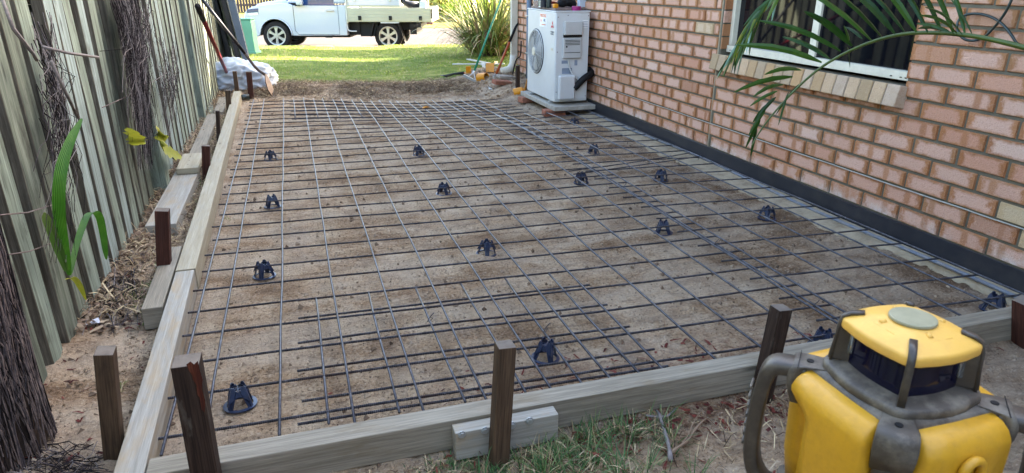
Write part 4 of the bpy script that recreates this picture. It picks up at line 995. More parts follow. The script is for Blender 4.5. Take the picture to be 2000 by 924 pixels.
# feet
for yy in (.12, .68):
    m = MB(); m.box((AD/2, yy, -.012), (AD+.03, .04, .02)); m.build('foot', 'alu', ac)
pad = MB(); pad.box((-.20, 6.06, .088), (.50, 1.06, .045)); tag(pad.build('concrete_pad', 'padc', bevel=.006), 'pale concrete slab pad under the air conditioner', 'pad')
for (px_, py_, rz, lab) in ((1030, 196, .15, 'red paver under the far end of the air conditioner pad'), (1078, 222, -.1, 'red paver under the near corner of the air conditioner pad')):
    g = G(px_, py_, .03); m = MB(); m.box((0, 0, 0), (.22, .11, .06), Matrix.Rotation(rz, 3, 'Z')); o = m.build('paver', 'brickred', bevel=.005)
    o.location = (g.x+.03, g.y+.03, .036); tag(o, lab, 'paver', 'pavers packing up the pad')
# things lying on top
TZ = AZ+AH+.0095
o = MB(); o.box((AX+.19, AY+.44, TZ+.011), (.33, .72, .018)); tag(o.build('metal_tray', 'rust', bevel=.003), 'flat grey metal offcut lying on top of the air conditioner', 'metal sheet'); T2 = TZ+.0205
def onac(px, X): q = WX(px, 10, X); return q
def top_at(px, yloc, z=T2): # point on the top at a given depth
    q = WY(px, 10, yloc); return Vector((q.x, yloc, z))
tp = thing('tape_roll', 'purple roll of tape at the near edge of the air conditioner top', 'tape roll', tuple(top_at(1126, 5.72, TZ)))
m = MB(); N = 28; V = []; F = []
for i in range(N):
    a = 2*math.pi*i/N
    for (r_, z) in ((.045, 0), (.045, .04), (.02, .04), (.02, 0)): V.append((math.cos(a)*r_, math.sin(a)*r_, z))
for i in range(N):
    for k in range(4): F.append((4*i+k, 4*((i+1) % N)+k, 4*((i+1) % N)+(k+1) % 4, 4*i+(k+1) % 4))
m.add(V, F); m.build('roll', 'purple', tp, bevel=.004)
q = top_at(1136, 5.95); m = MB(); m.box((0, 0, .1), (.075, .06, .2)); o = m.build('carton', 'bag', bevel=.006); o.location = q; tag(o, 'tall white carton standing on the air conditioner behind the tape', 'carton')
q = top_at(1108, 5.98); m = MB(); N = 24
for j in range(3):
    c0 = Vector((-.05+.05*j, .01*j, .035+.012*(j == 1))); V = []; F = []
    for a_ in range(9):
        for b_ in range(14):
            th, ph = math.pi*a_/8, 2*math.pi*b_/14; d = Vector((math.sin(th)*math.cos(ph), math.sin(th)*math.sin(ph), math.cos(th)))
            rr = 1+.35*noise.noise(d*2+Vector((j*3, 1, 0))); V.append(c0+Vector((d.x*.06, d.y*.045, d.z*.036))*rr)
    for a_ in range(8):
        for b_ in range(14): F.append((a_*14+b_, a_*14+(b_+1) % 14, (a_+1)*14+(b_+1) % 14, (a_+1)*14+b_))
    m.add(V, F)
o = m.build('glove', 'black', smooth=True); o.location = q; tag(o, 'crumpled black glove lying on top of the air conditioner', 'glove')
pl = thing('pliers', 'red handled tool lying across the top of the air conditioner', 'hand tool', tuple(top_at(1082, 6.0)))
m = MB(); m.tube([Vector((-.09, .0, .055)), Vector((-.03, 0, .045)), Vector((.05, .0, .035))], [.012, .013, .009], 8); m.build('handle', 'red', pl, smooth=True)
m = MB(); m.tube([Vector((.04, 0, .036)), Vector((.09, .01, .03)), Vector((.13, .02, .028))], [.009, .012, .004], 8, flat=.6); m.build('jaws', 'dark', pl, smooth=True)
q = top_at(1085, 5.80); m = MB(); m.box((0, 0, .02), (.045, .05, .04)); o = m.build('tape_measure', 'yplas', bevel=.008); o.location = q; tag(o, 'small yellow tape measure on the air conditioner under the red tool', 'tape measure')
for (px_, yy, r_, h_, mt, lab, nm) in ((1050, 6.15, .045, .09, 'clear', 'clear plastic tub at the far end of the air conditioner top', 'plastic_tub'), (1062, 6.0, .032, .2, 'grip', 'dark blue bottle standing on the air conditioner', 'bottle'), (1072, 5.92, .026, .1, 'cable', 'squat green tin beside the dark blue bottle', 'tin')):
    q = top_at(px_, yy); m = MB(); m.tube([(0, 0, 0), (0, 0, h_*.7), (0, 0, h_*.82), (0, 0, h_)], [r_, r_, r_*.8, r_*.5 if nm == 'bottle' else r_*.85], 20); o = m.build(nm, mt, smooth=False, bevel=.003); o.location = q; tag(o, lab, nm.replace('_', ' '))

# ------------------------------------------------------------------ tools and rubble at the far right
def hz(px, py):
    z = 0.
    for _ in range(6): g = G(px, py, z); z = ground(g.x, g.y)
    return Vector((g.x, g.y, z))
f0 = hz(925, 152)+Vector((0, 0, .03)); rk = thing('rake', 'green handled rake leaning at the far end of the pad', 'rake', tuple(f0))
t0 = WY(984, -14, f0.y+.35); a0 = WY(925, 142, f0.y); m = MB(); m.tube([a0, t0], .014, 10); m.build('handle', 'gpole', rk, smooth=True, world=True)
m = MB(); l1 = WY(905, 147, f0.y-.05); l2 = WY(938, 163, f0.y-.15); m.beam(l1, l2, .03, .03); 
m.tube([a0, l1.lerp(l2, .25)], .006, 6); m.tube([a0, l1.lerp(l2, .75)], .006, 6); m.tube([a0+(t0-a0)*.02, a0-(t0-a0)*.01], .017, 8); m.build('head', 'alu', rk, world=True)
f0 = hz(968, 150); sv = thing('spade', 'orange and black handled spade leaning on the corner of the wall', 'spade', tuple(f0))
e0, e1, e2 = WY(968, 148, f0.y), WY(995, 82, f0.y+.12), WY(1020, 22, f0.y+.2); e1 = e0.lerp(e2, .52)
m = MB(); m.tube([e0, e1], .016, 10); m.build('handle', 'orange', sv, smooth=True, world=True); m = MB(); m.tube([e1, e2], .017, 10); m.build('grip', 'black', sv, smooth=True, world=True)
m = MB(); m.tube([e0+Vector((0, 0, .02)), e0+Vector((-.02, -.03, -.03)), e0+Vector((-.05, -.1, -.05))], [.02, .045, .03], 10, flat=.45); m.build('blade', 'alu', sv, smooth=True, world=True)
a, b = hz(943, 131)+Vector((0, 0, .07)), hz(959, 171)+Vector((0, 0, .012)); m = MB(); m.beam(a, b, .05, .012); 
tag(m.build('steel_rule', 'alu', bevel=.002), 'short silver metal bar propped on the dirt between rake and spade', 'metal bar')
ct = thing('cutters', 'black cutting tool with grey jaws lying on the straw left of the rake', 'hand tool', tuple(hz(885, 152)))
a, b = hz(872, 151)+Vector((0, 0, .02)), hz(906, 147)+Vector((0, 0, .03)); m = MB(); m.tube([a, a.lerp(b, .5)+Vector((0, 0, .012)), b], [.022, .015, .024], 8); m.build('body', 'black', ct, smooth=True, world=True)
m = MB(); m.tube([a, hz(860, 149)+Vector((0, 0, .015))], [.016, .004], 8); m.build('jaws', 'grip', ct, smooth=True, world=True)
m = MB(); m.tube([b, hz(912, 144)+Vector((0, 0, .03))], [.01, .004], 8); m.build('trigger', 'red', ct, smooth=True, world=True)
def yel(px, py, w_, h_, kind_, lab, rz=0., tilt=0.):
    q = hz(px, py); rot = (tilt, 0, rz)
    if kind_ == 'cup':
        m = MB(); N = 20; V = []; F = []
        for (r_, z) in ((1., 0), (.85, 1), (.76, 1), (.9, 0.05)):
            for i in range(N): a = 2*math.pi*i/N; V.append((math.cos(a)*r_*w_/2, math.sin(a)*r_*w_/2, z*h_))
        for j in range(3):
            for i in range(N): F.append((j*N+i, j*N+(i+1) % N, (j+1)*N+(i+1) % N, (j+1)*N+i))
        F.append(tuple(range(N))); m.add(V, F); nm = 'plastic_end_cap'  # plastic cap modelled as a short open tube
    else:
        m = MB(); m.box((0, 0, h_/2), (w_, .008, h_)); m.box((0, .03, .005), (w_, .06, .008)); nm = 'plastic_bracket'
    o = m.build(nm, 'yplas', bevel=.0015); o.location = q+Vector((0, 0, .02)); o.rotation_euler = rot; return tag(o, lab, 'plastic piece', 'yellow plastic pieces in the rubble')
yel(915, 146, .075, .10, 'br', 'square yellow plastic bracket left of the rake foot', .2)
yel(936, 152, .13, .13, 'cup', 'large yellow plastic cap lying behind the silver bar', .6, 1.35)
yel(957, 144, .11, .12, 'br', 'yellow plastic bracket behind the spade foot', -.4, -.3)
yel(970, 128, .10, .05, 'br', 'small yellow bracket farthest back by the white strips', .7, -.3)
yel(1004, 172, .10, .11, 'cup', 'yellow plastic cap behind the black stake', 1.2, 1.3)
yel(1026, 170, .12, .13, 'br', 'yellow plastic piece against the foot of the air conditioner', 1.1, .2)
for (a, b, w_, lab) in (((884, 129), (985, 131), .05, 'long thin white strip lying on the lawn edge'), ((914, 119), (956, 130), .06, 'white strip lying askew behind the green handle')):
    p, q = hz(*a)+Vector((0, 0, .03)), hz(*b)+Vector((0, 0, .05)); m = MB(); m.beam(p, q, w_, .016); tag(m.build('plastic_strip', 'offwhite', bevel=.002), lab, 'strip', 'white strips on the ground')
for (px_, py_, s_, mt, lab) in ((980, 163, (.23, .1, .05), 'brickred', 'broken red brick lying on the dirt right of the silver bar'), (988, 155, (.24, .12, .035), 'stone', 'flat grey stone behind the broken red brick')):
    q = hz(px_, py_); m = MB(); m.box((0, 0, 0), s_); o = m.build('rubble', mt, bevel=.008); o.location = q+Vector((0, 0, .03)); o.rotation_euler = (.1, .12, .25); tag(o, lab, 'rubble', 'rubble by the wall corner')
m = MB()
for _ in range(260):
    g = Vector((R.gauss(-.35, .3), R.gauss(7.7, .45), 0))
    if g.x > -.04: continue
    r_ = R.uniform(.008, .03); z = ground(g.x, g.y); P = [Vector((g.x, g.y, z+r_*.3))+Vector((R.uniform(-1, 1), R.uniform(-1, 1), R.uniform(-.5, 1)))*r_ for _ in range(6)]
    m.add(P, [(0, 1, 2), (0, 2, 3), (0, 3, 4), (1, 2, 5), (2, 3, 5), (3, 4, 5), (0, 1, 4), (1, 4, 5)])
tag(m.build('clods', 'dirt'), kind='stuff')
m = MB()
for _ in range(700):
    x = -.15-1.5*R.random() if R.random() < .6 else R.uniform(-3.2, -.15); y = R.uniform(1.1, 7); r_ = R.uniform(.004, .013); z = ground(x, y)
    P = [Vector((x, y, z+r_*.2))+Vector((R.uniform(-1, 1), R.uniform(-1, 1), R.uniform(-.5, .8)))*r_ for _ in range(6)]
    m.add(P, [(0, 1, 2), (0, 2, 3), (0, 3, 4), (1, 2, 5), (2, 3, 5), (3, 4, 5), (0, 1, 4), (1, 4, 5)])
for _ in range(520):
    x = R.uniform(-4.0, -3.38); y = R.uniform(.9, 3.0); r_ = R.uniform(.003, .011)*(1+(R.random() < .08)*1.4); z = ground(x, y)
    P = [Vector((x, y, z+r_*.2))+Vector((R.uniform(-1, 1), R.uniform(-1, 1), R.uniform(-.5, .8)))*r_ for _ in range(6)]
    m.add(P, [(0, 1, 2), (0, 2, 3), (0, 3, 4), (1, 2, 5), (2, 3, 5), (3, 4, 5), (0, 1, 4), (1, 4, 5)])
tag(m.build('soil_lumps', 'dirt'), kind='stuff')

# ------------------------------------------------------------------ tools at the far left
f0 = Vector((-3.11, 7.75, 0)); sh2 = thing('shovel', 'long handled shovel leaning against the fence at the far left', 'shovel', tuple(f0))
p0, p1, p2, p3 = WY(531, 188, 7.7), WY(518, 146, 7.75), WY(478, 104, 7.8), WX(385, -16, -3.7)
if p3.y < 4: p3 = WY(385, -16, 7.0)
p3 = WY(380, -20, 7.6); pm = p2.lerp(p3, 0)
m = MB(); m.tube(smoothp([p1, p1.lerp(p2, .35)+Vector((-.02, 0, -.02)), p2], 1), .016, 8); m.build('shaft', 'handle', sh2, smooth=True, world=True)
m = MB(); m.tube([p2, p3], .019, 8); m.build('grip', 'grip', sh2, smooth=True, world=True)
m = MB(); P = [p1, p1.lerp(p0, .35), p1.lerp(p0, .7), p0]; m.ribbon(P, [.05, .16, .17, .06], (.25, 1, .1), 0, .12); o = m.build('blade', 'rust', sh2, world=True); so = o.modifiers.new('s', 'SOLIDIFY'); so.thickness = .012
f0 = G(452, 176, 0); ag = thing('trimmer', 'red shafted garden trimmer with a black head leaning on the fence', 'trimmer', tuple(f0))
q0, q1, q2, q3 = WY(456, 176, f0.y), WY(447, 152, f0.y), WX(397, 38, -3.58), WX(386, 12, -3.58)
m = MB(); m.tube([q0, q1], .007, 6); m.build('rod', 'black', ag, smooth=True, world=True)
m = MB(); m.tube([q1, q2], [.018, .022], 8); m.build('shaft', 'red', ag, smooth=True, world=True)
m = MB(); m.tube([q2, q3], .026, 8); m.build('grip', 'black', ag, smooth=True, world=True)
m = MB(); m.tube([WY(426, 172, f0.y), WY(438, 176, f0.y-.05), WY(452, 178, f0.y-.05), WY(462, 184, f0.y-.05)], [.03, .055, .05, .04], 10); m.build('head', 'black', ag, smooth=True, world=True)
m = MB(); m.tube([WY(437, 185, f0.y-.1), WY(441, 190, f0.y-.1)], .025, 8); m.build('cap', 'red', ag, smooth=True, world=True)
def lump(name, mat, c, size, seed, label, cat, det=2.2, amp=.3, crease=.12):
    bm = bmesh.new(); bmesh.ops.create_icosphere(bm, subdivisions=5, radius=1)
    for v in bm.verts:
        d = v.co.normalized(); r_ = 1+amp*noise.noise(d*1.3+Vector((seed, 0, 0)))+crease*(1-abs(noise.noise(d*det+Vector((0, seed, 0))))*4)*.5+crease*.4*(1-abs(noise.noise(d*det*2.3+Vector((0, seed, 3))))*4)*.5
        v.co = Vector((d.x*size[0], d.y*size[1], d.z*size[2]))*r_
        if v.co.z < -size[2]*.45: v.co.z = -size[2]*.45+(v.co.z+size[2]*.45)*.15
    me = bpy.data.meshes.new(name); bm.to_mesh(me); bm.free(); me.materials.append(M[mat]); me.polygons.foreach_set('use_smooth', [True]*len(me.polygons))
    o = bpy.data.objects.new(name, me); col.objects.link(o); o.location = c; return tag(o, label, cat)
bg0 = G(465, 182, 0); q = WY(462, 160, bg0.y+.25)
lump('plastic_bag', 'bag', (q.x, q.y, .13), (.40, .22, .22), 4.3, 'crumpled white plastic bag lying behind the stakes at the far left', 'plastic bag', 3.4, .3, .2)
m = MB(); q = WY(414, 138, bg0.y+.3); m.tube([(q.x+.08, q.y, .15), (q.x+.02, q.y, .22), (q.x, q.y, .33)], [.05, .035, .05], 8, flat=.4)
tag(m.build('bag_handle', 'bag', smooth=True), 'twisted white bag corner standing up against the last palings', 'plastic bag')
m = MB(); q = G(478, 196, .02); m.tube([q+Vector((-.06, 0, .03)), q+Vector((.05, .02, .03))], [.03, .035], 8); tag(m.build('glove', 'cable', smooth=True), 'small teal glove on the ground at the end of the left board', 'glove')
# leaning metal panels
for (lab, T0, B0, dx, mt) in (('nearest leaning pale edged metal panel behind the bag', (449, -10), (485, 134), .0, 'conduit'), ('middle leaning dark metal panel', (432, -10), (468, 128), .0, 'face2'), ('rear leaning black metal panel with a gap under it', (412, -10), (440, 118), .0, 'dark')):
    Y = {'con': 9.0, 'fac': 9.25, 'dar': 9.5}[mt[:3]]; pn = thing('metal_screen', lab, 'panel', tuple(WY(*B0, Y)), group='metal panels leaning by the fence end')
    a, b = WY(*B0, Y), WY(*T0, Y); b = a+(b-a)*1.35; dpt = Vector((-.05, 1.5, 0)); xo = Vector((.05, -.01, 0))
    m = MB(); V = [a, b, b+dpt, a+dpt]; V = V+[v-Vector((.035, 0, 0)) for v in V]; m.add(V, [(0, 1, 2, 3), (7, 6, 5, 4), (0, 4, 5, 1), (1, 5, 6, 2), (2, 6, 7, 3), (3, 7, 4, 0)]); m.build('sheet', 'dark', pn, world=True)
    m = MB(); m.beam(a+Vector((0, -.02, 0)), b+Vector((0, -.02, 0)), .085, .04, up=Vector((0, 1, 0))); m.build('edge_frame', mt if mt != 'dark' else 'flash', pn, world=True, bevel=.004)
    m = MB(); m.beam(a+Vector((-.09, -.025, 0)), b+Vector((-.09, -.025, 0)), .05, .03, up=Vector((0, 1, 0))); m.build('edge_frame', 'flash', pn, world=True)

# ------------------------------------------------------------------ green utility box
def lawnhit(px, py):
    z = -.1
    for _ in range(10): g = G(px, py, z); z = ground(g.x, g.y)
    return Vector((g.x, g.y, z))
gb = lawnhit(480, 105); ub = thing('utility_box', 'green plastic utility pillar standing on the lawn edge', 'utility box', tuple(gb), -.3)
m = MB(); m.box((0, .1, .34), (.44, .28, .68), taper=.9); m.build('body', 'green', ub, bevel=.012)
m = MB(); m.box((0, .1, .02), (.48, .33, .05)); m.build('plinth', 'green', ub, bevel=.006)
m = MB(); m.box((0, .1, .70), (.42, .27, .03)); m.build('lid', 'green', ub, bevel=.008)

# ------------------------------------------------------------------ ute
RZ = -.556; WF = Vector((-3.201, 19.591, RZ)); WR = Vector((-.294, 18.668, RZ)); ua = (WR-WF).normalized(); yaw = math.atan2(ua.y, ua.x)
ute = thing('parked_ute', 'white single cab ute with alloy wheels parked side on in the street', 'ute', tuple(WF), yaw)
K = .014; U = lambda px: (px-540)*K; Z = lambda py: (97-py)*K
HW = 1.72
def side(pts): return [(U(x), Z(y)) for x, y in pts]
arch = [(540-31.5*math.cos(a), 69-31.5*math.sin(a)) for a in [math.pi*i/16 for i in range(17)]]   # from left to right over the wheel
body = [(503, 72), (490, 69), (484, 62), (482, 50), (481, 36), (484, 27), (490, 21), (500, 16), (520, 13), (545, 10), (566, 9), (577, 13), (576, 12), (678, 12), (679, 68), (676, 70), (578, 70)]
outline = side([(503, 72)])+[]
poly = side(body[:12])+side([(679, 13), (679, 69), (573, 70)])+side(list(reversed(arch)))
m = MB()
N_ = len(poly); Xa, Ya = Vector((1, 0, 0)), Vector((0, 0, 1))
m.prism(poly, (0, 0, 0), Xa, Ya, (0, HW, 0)); bd = m.build('body', 'whitep', ute, bevel=.05, bseg=3)
# bonnet crown, a little higher toward the middle
m = MB(); bon = side([(494, 19), (502, 12), (520, 8), (545, 5), (568, 2), (568, 10)]); m.prism(bon, (0, .28, 0), Xa, Ya, (0, HW-.56, 0)); m.build('bonnet', 'whitep', ute, bevel=.04, bseg=3)
# cab above the waist
cab = side([(562, 10), (570, 0), (600, -27), (612, -31), (662, -33), (673, -29), (678, 10)])
m = MB(); m.prism(cab, (0, .12, 0), Xa, Ya, (0, HW-.24, 0)); cb = m.build('cab', 'whitep', ute, bevel=.045, bseg=3)
wn = side([(583, 13), (600, -12), (610, -23), (655, -25), (655, 13)])
m = MB(); m.prism(wn, (0, .112, 0), Xa, Ya, (0, .006, 0)); m.build('side_window', 'cglass', ute)
ws = side([(564, 7), (571, 1), (599, -24), (597, -26), (568, 0), (561, 6)]); m = MB(); m.prism(ws, (-.012, .25, .012), Xa, Ya, (0, HW-.5, 0)); m.build('windscreen', 'cglass', ute)
dr = side([(578, 13), (578, 60), (584, 67), (664, 67), (664, 13)]); P = [Vector((x, -.003, z)) for x, z in dr]; m = MB(); m.tube(P+[P[0]], .006, 4, cap=False); dro = m.build('door_seam', 'dark', ute)
m = MB(); m.box((U(649), -.02, Z(23)), (.21, .035, .035)); m.build('door_handle', 'chrome', ute, bevel=.01)
m = MB(); m.box((U(594), -.11, Z(7)), (.16, .2, .17)); m.build('mirror', 'whitep', ute, bevel=.04); m = MB(); m.box((U(588), -.03, Z(12)), (.12, .12, .07)); m.build('mirror_arm', 'black', ute, bevel=.01)
hl = side([(489, 21), (511, 19), (510, 29), (492, 30), (487, 26)]); m = MB(); m.prism(hl, (0, -.012, 0), Xa, Ya, (0, .4, 0)); m.build('headlight', 'cglass', ute, bevel=.01); 
m = MB(); m.prism(side([(490, 28), (510, 26.5), (509, 31), (493, 32)]), (0, -.018, 0), Xa, Ya, (0, .3, 0)); m.build('indicator', 'carpet', ute)
m = MB(); m.prism(side([(484, 43), (492, 43), (493, 56), (487, 52)]), (0, -.012, 0), Xa, Ya, (0, .3, 0)); m.build('fog_light', 'dark', ute)
# wheel arch lips and wheels
P = [Vector((U(x), -.012, Z(y))) for x, y in arch]; m = MB(); m.tube(P, .022, 6); m.build('arch_lip', 'whitep', ute, smooth=True)
m = MB(); 
V = [Vector((U(x), .03, Z(y))) for x, y in arch]; V2 = [v+Vector((0, .5, 0)) for v in V]; n_ = len(V); m.add(V+V2, [(i, i+1, n_+i+1, n_+i) for i in range(n_-1)]+[tuple(range(n_, 2*n_))]); m.build('wheel_well', 'black', ute)
def wheel(u, v, name='wheel'):
    r_ = .378; t = bpy.data.objects.new('wheel', None); col.objects.link(t); t.parent = ute; t.location = (u, v, r_)
    m = MB(); N = 40; prof = [(.255, 0), (.30, -.006), (.345, .004), (.37, .025), (.378, .06), (.378, .17), (.365, .21), (.25, .22), (.255, 0.03)]; V = []; F = []
    for i in range(N):
        a = 2*math.pi*i/N
        for (q, y) in prof: V.append((math.cos(a)*q, y, math.sin(a)*q))
    L = len(prof)
    for i in range(N):
        for k in range(L-1): F.append((i*L+k, i*L+k+1, ((i+1) % N)*L+k+1, ((i+1) % N)*L+k))
    m.add(V, F); m.build('tyre', 'tyre', t, smooth=True)
    m = MB(); V = []; F = []; prof = [(.258, .0), (.25, -.008), (.228, -.004), (.215, .03), (.213, .14)]; L = len(prof)
    for i in range(N):
        a = 2*math.pi*i/N
        for (q, y) in prof: V.append((math.cos(a)*q, y, math.sin(a)*q))
    for i in range(N):
        for k in range(L-1): F.append((i*L+k, i*L+k+1, ((i+1) % N)*L+k+1, ((i+1) % N)*L+k))
    m.add(V, F)
    for k in range(6):
        a = math.pi/3*k+.52; d = Vector((math.cos(a), 0, math.sin(a))); s_ = Vector((-d.z, 0, d.x)); 
        P = [d*.05-s_*.03, d*.05+s_*.03, d*.14+s_*.028, d*.222+s_*.05, d*.222-s_*.05, d*.14-s_*.028]
        m.add([p+Vector((0, .012, 0)) for p in P]+[p+Vector((0, .05, 0)) for p in P], [(0, 1, 2, 3, 4, 5)]+[(i, i+6, (i+1) % 6+6, (i+1) % 6) for i in range(6)])
    m.tube([(0, .0, 0), (0, .05, 0)], [.05, .075], 16); m.build('rim', 'chrome', t)
    m = MB(); m.tube([(0, .1, 0), (0, .12, 0)], .215, 24); m.build('brake_disc', 'dark', t); return t
wheel(0, .0); wheel(3.05, .02)
w3 = wheel(0, HW); w3.rotation_euler = (0, 0, math.pi); w4 = wheel(3.05, HW); w4.rotation_euler = (0, 0, math.pi)
# chassis
m = MB()
for (x0, x1, y0, y1, z0, z1, dep) in ((577, 679, 69, 74, .3, 1.4, 0), (679, 700, 45, 69, .25, 1.0, 0), (700, 735, 45, 72, .3, 1.2, 0), (735, 800, 45, 60, .4, 1.2, 0), (800, 813, 46, 67, .15, 1.4, 0), (800, 822, 47, 54, .1, 1.5, 0)):
    m.box((U((x0+x1)/2), (z0+z1)/2, Z((y0+y1)/2)), ((x1-x0)*K, z1-z0, (y1-y0)*K))
m.box((U(640), .2, Z(72)), (.18, .2, .05)); m.build('chassis', 'dark', ute)
m = MB(); m.tube(smoothp([Vector((U(679), .03, Z(44))), Vector((U(680), .02, Z(58))), Vector((U(684), .02, Z(61))), Vector((U(697), .03, Z(61)))]), .018, 6); m.build('side_rail', 'offwhite', ute, smooth=True)
m = MB(); m.box((U(763), -.01, Z(44.5)), (.5, .05, .03)); m.build('guard_bracket', 'offwhite', ute)
for px0, px1 in ((733, 726), (780, 792)):
    m = MB(); m.beam((U(px0), .0, Z(45)), (U(px1), .0, Z(82 if px1 == 792 else 70)), .3, .02, up=Vector((0, 1, 0)).cross(Vector((0, 0, 1)))); m.build('mud_flap', 'black', ute)
# tray
m = MB(); m.box((U(762.5), HW/2, Z(41)), (165*K, HW+.06, .06)); m.build('tray_floor', 'tray', ute)
m = MB(); m.box((U(763), -.03, Z(29.5)), (160*K, .035, 24*K), mi=0)
for z in (22.5, 29, 35): m.box((U(763), -.05, Z(z)), (160*K, .008, .012))
m.build('drop_side', 'tray', ute, bevel=.006); m = MB(); m.box((U(763), HW+.03, Z(29.5)), (160*K, .035, 24*K)); m.build('drop_side', 'tray', ute)
m = MB(); m.box((U(843), HW/2, Z(29.5)), (.035, HW, 24*K)); m.build('tail_gate', 'tray', ute)
for px_ in (706, 765, 823): m = MB(); m.box((U(px_), -.065, Z(36)), (.085, .03, .11)); m.build('latch', 'black', ute, bevel=.01)
m = MB(); m.box((U(845), -.02, Z(28)), (.03, .05, .25)); m.build('tail_light', 'black', ute)
m = MB(); m.box((U(840), .1, Z(46)), (.16, .1, .06)); m.build('tail_light', 'red', ute)
m = MB()
for yy in (.0, HW): m.tube([(U(681), yy, Z(45)), (U(681), yy, Z(-25))], .03, 8)
m.tube([(U(681), 0, Z(-25)), (U(681), HW, Z(-25))], .03, 8); m.box((U(681), HW/2, Z(-5)), (.02, HW, .5)); m.build('headboard', 'alu', ute)
m = MB(); m.box((U(733), .32, Z(-3)), (103*K, .62, 36*K)); tb = m.build('tool_box', 'whitep', ute, bevel=.015)
m = MB(); m.box((U(733), .0, Z(14)), (104*K, .03, .04)); m.build('lip', 'tray', tb)
for px_ in (698, 765): m = MB(); m.box((U(px_), .0, Z(4)), (.06, .025, .06)); m.build('box_latch', 'alu', tb, bevel=.008)
m = MB(); m.tube(smoothp([Vector((U(787), .2, Z(-8))), Vector((U(790), .2, Z(6))), Vector((U(800), .25, Z(13))), Vector((U(818), .3, Z(12)))]), [.09]*13, 8) if False else m.tube([Vector((U(787), .2, Z(-8))), Vector((U(790), .2, Z(6))), Vector((U(800), .25, Z(12))), Vector((U(818), .3, Z(12)))], [.06, .08, .1, .08], 8)
ld_ = m.build('mower_frame', 'grip', smooth=True); ld_.parent = None; ld_.matrix_world = Matrix.Translation(WF) @ Matrix.Rotation(yaw, 4, 'Z'); tag(ld_, 'dark blue folded frame carried in the back of the ute tray', 'frame')
m = MB(); m.box((0, 0, .1), (.16, .2, .22)); m.tube([(0, 0, .2), (0, 0, .27)], [.05, .025], 8); jg = m.build('jerry_can', 'bag', bevel=.02); jg.matrix_world = Matrix.Translation(WF) @ Matrix.Rotation(yaw, 4, 'Z') @ Matrix.Translation((U(827), .2, Z(20))); tag(jg, 'white jug standing at the back of the ute tray', 'jug')
m = MB(); m.tube([(U(838), .05, Z(18)), (U(838), .05, Z(-30))], .025, 6); m.build('rear_post', 'cream', ute)

# ------------------------------------------------------------------ plants far right
def strapbush(name, loc, n_, L, label, cat, mats, sp=.5, wd=.03, dead=.35, rz=0):
    t = thing(name, label, cat, tuple(loc)); m = MB()
    for _ in range(n_):
        a = R.uniform(0, 6.28); r_ = sp*R.random(); tilt = R.uniform(.1, 1.5); dd = R.random() < dead*(tilt/1.2)
        m.blade((math.cos(a)*r_, math.sin(a)*r_, R.uniform(0, .25)), (math.cos(a+R.gauss(0, .4))*tilt, math.sin(a+R.gauss(0, .4))*tilt, 1), L*R.uniform(.5, 1.15), wd*R.uniform(.6, 1.3), R.uniform(.8, 2.3), 6, 1 if dd else 0)
    m.build('leaves', mats, t); m = MB(); m.tube([(0, 0, -.1), (0, 0, .3)], [sp*.6, sp*.3], 10); m.build('crown', 'bark', t, smooth=True); return t
bb = lawnhit(962, 108); 
strapbush('flax_bush', bb, 900, 1.5, 'large arching flax bush beyond the corner of the house', 'bush', ['bushl', 'bushd'], .55, .032, .5)
strapbush('flax_bush', bb+Vector((1.5, .6, 0)), 600, 1.6, 'second flax bush half hidden behind the downpipe', 'bush', ['bushl', 'bushd'], .5, .032, .3)
def shrub(loc, r_, h_, n_, label, mat, name='shrub', cat='shrub', ls=.12):
    t = thing(name, label, cat, tuple(loc), group='shrubs across the street'); m = MB()
    for _ in range(n_):
        d = Vector((R.gauss(0, 1), R.gauss(0, 1), R.gauss(0, 1))).normalized()*R.random()**.4; k = 1+.5*noise.noise(d*2+Vector(loc)); p = Vector((d.x*r_*k, d.y*r_*k, h_*.5+d.z*h_*.5*k))
        a = Vector((R.gauss(0, 1), R.gauss(0, 1), R.gauss(0, 1))).normalized(); b = a.orthogonal().normalized(); s_ = ls*R.uniform(.5, 1.2)
        m.add([p-a*s_*.5, p+b*s_*.25, p+a*s_*.5, p-b*s_*.25], [(0, 1, 2, 3)])
    m.build('foliage', mat, t); m = MB()
    for k in range(4): a = k*1.6; m.tube([(0, 0, -.1), (math.cos(a)*r_*.3, math.sin(a)*r_*.3, h_*.4), (math.cos(a)*r_*.5, math.sin(a)*r_*.5, h_*.75)], [.06, .04, .015], 6)
    m.build('stems', 'bark', t, smooth=True); return t
ZV = -.56
for (px_, py_, r_, h_, mt, lab) in ((862, 36, 1.6, 3.2, 'shrub', 'straggly yellow shrub behind the tray of the ute'), (815, 36, 1.3, 2.6, 'shrub', 'pale shrub seen through the back of the ute'), (918, 40, 1.3, 1.5, 'shrubg', 'rounded lime green shrub left of the flax bush'),
        (885, 30, 1.2, 3.0, 'shrub', 'thin shrub against the far palings'), (955, 34, 1.6, 3.2, 'shrub', 'tall shrub behind the flax bush'), (770, 30, 1.5, 2.8, 'treel', 'dark shrub beyond the white tool box')):
    g = G(px_, py_, ZV); shrub(g, r_, h_, 1500, lab, mt, ls=.3)
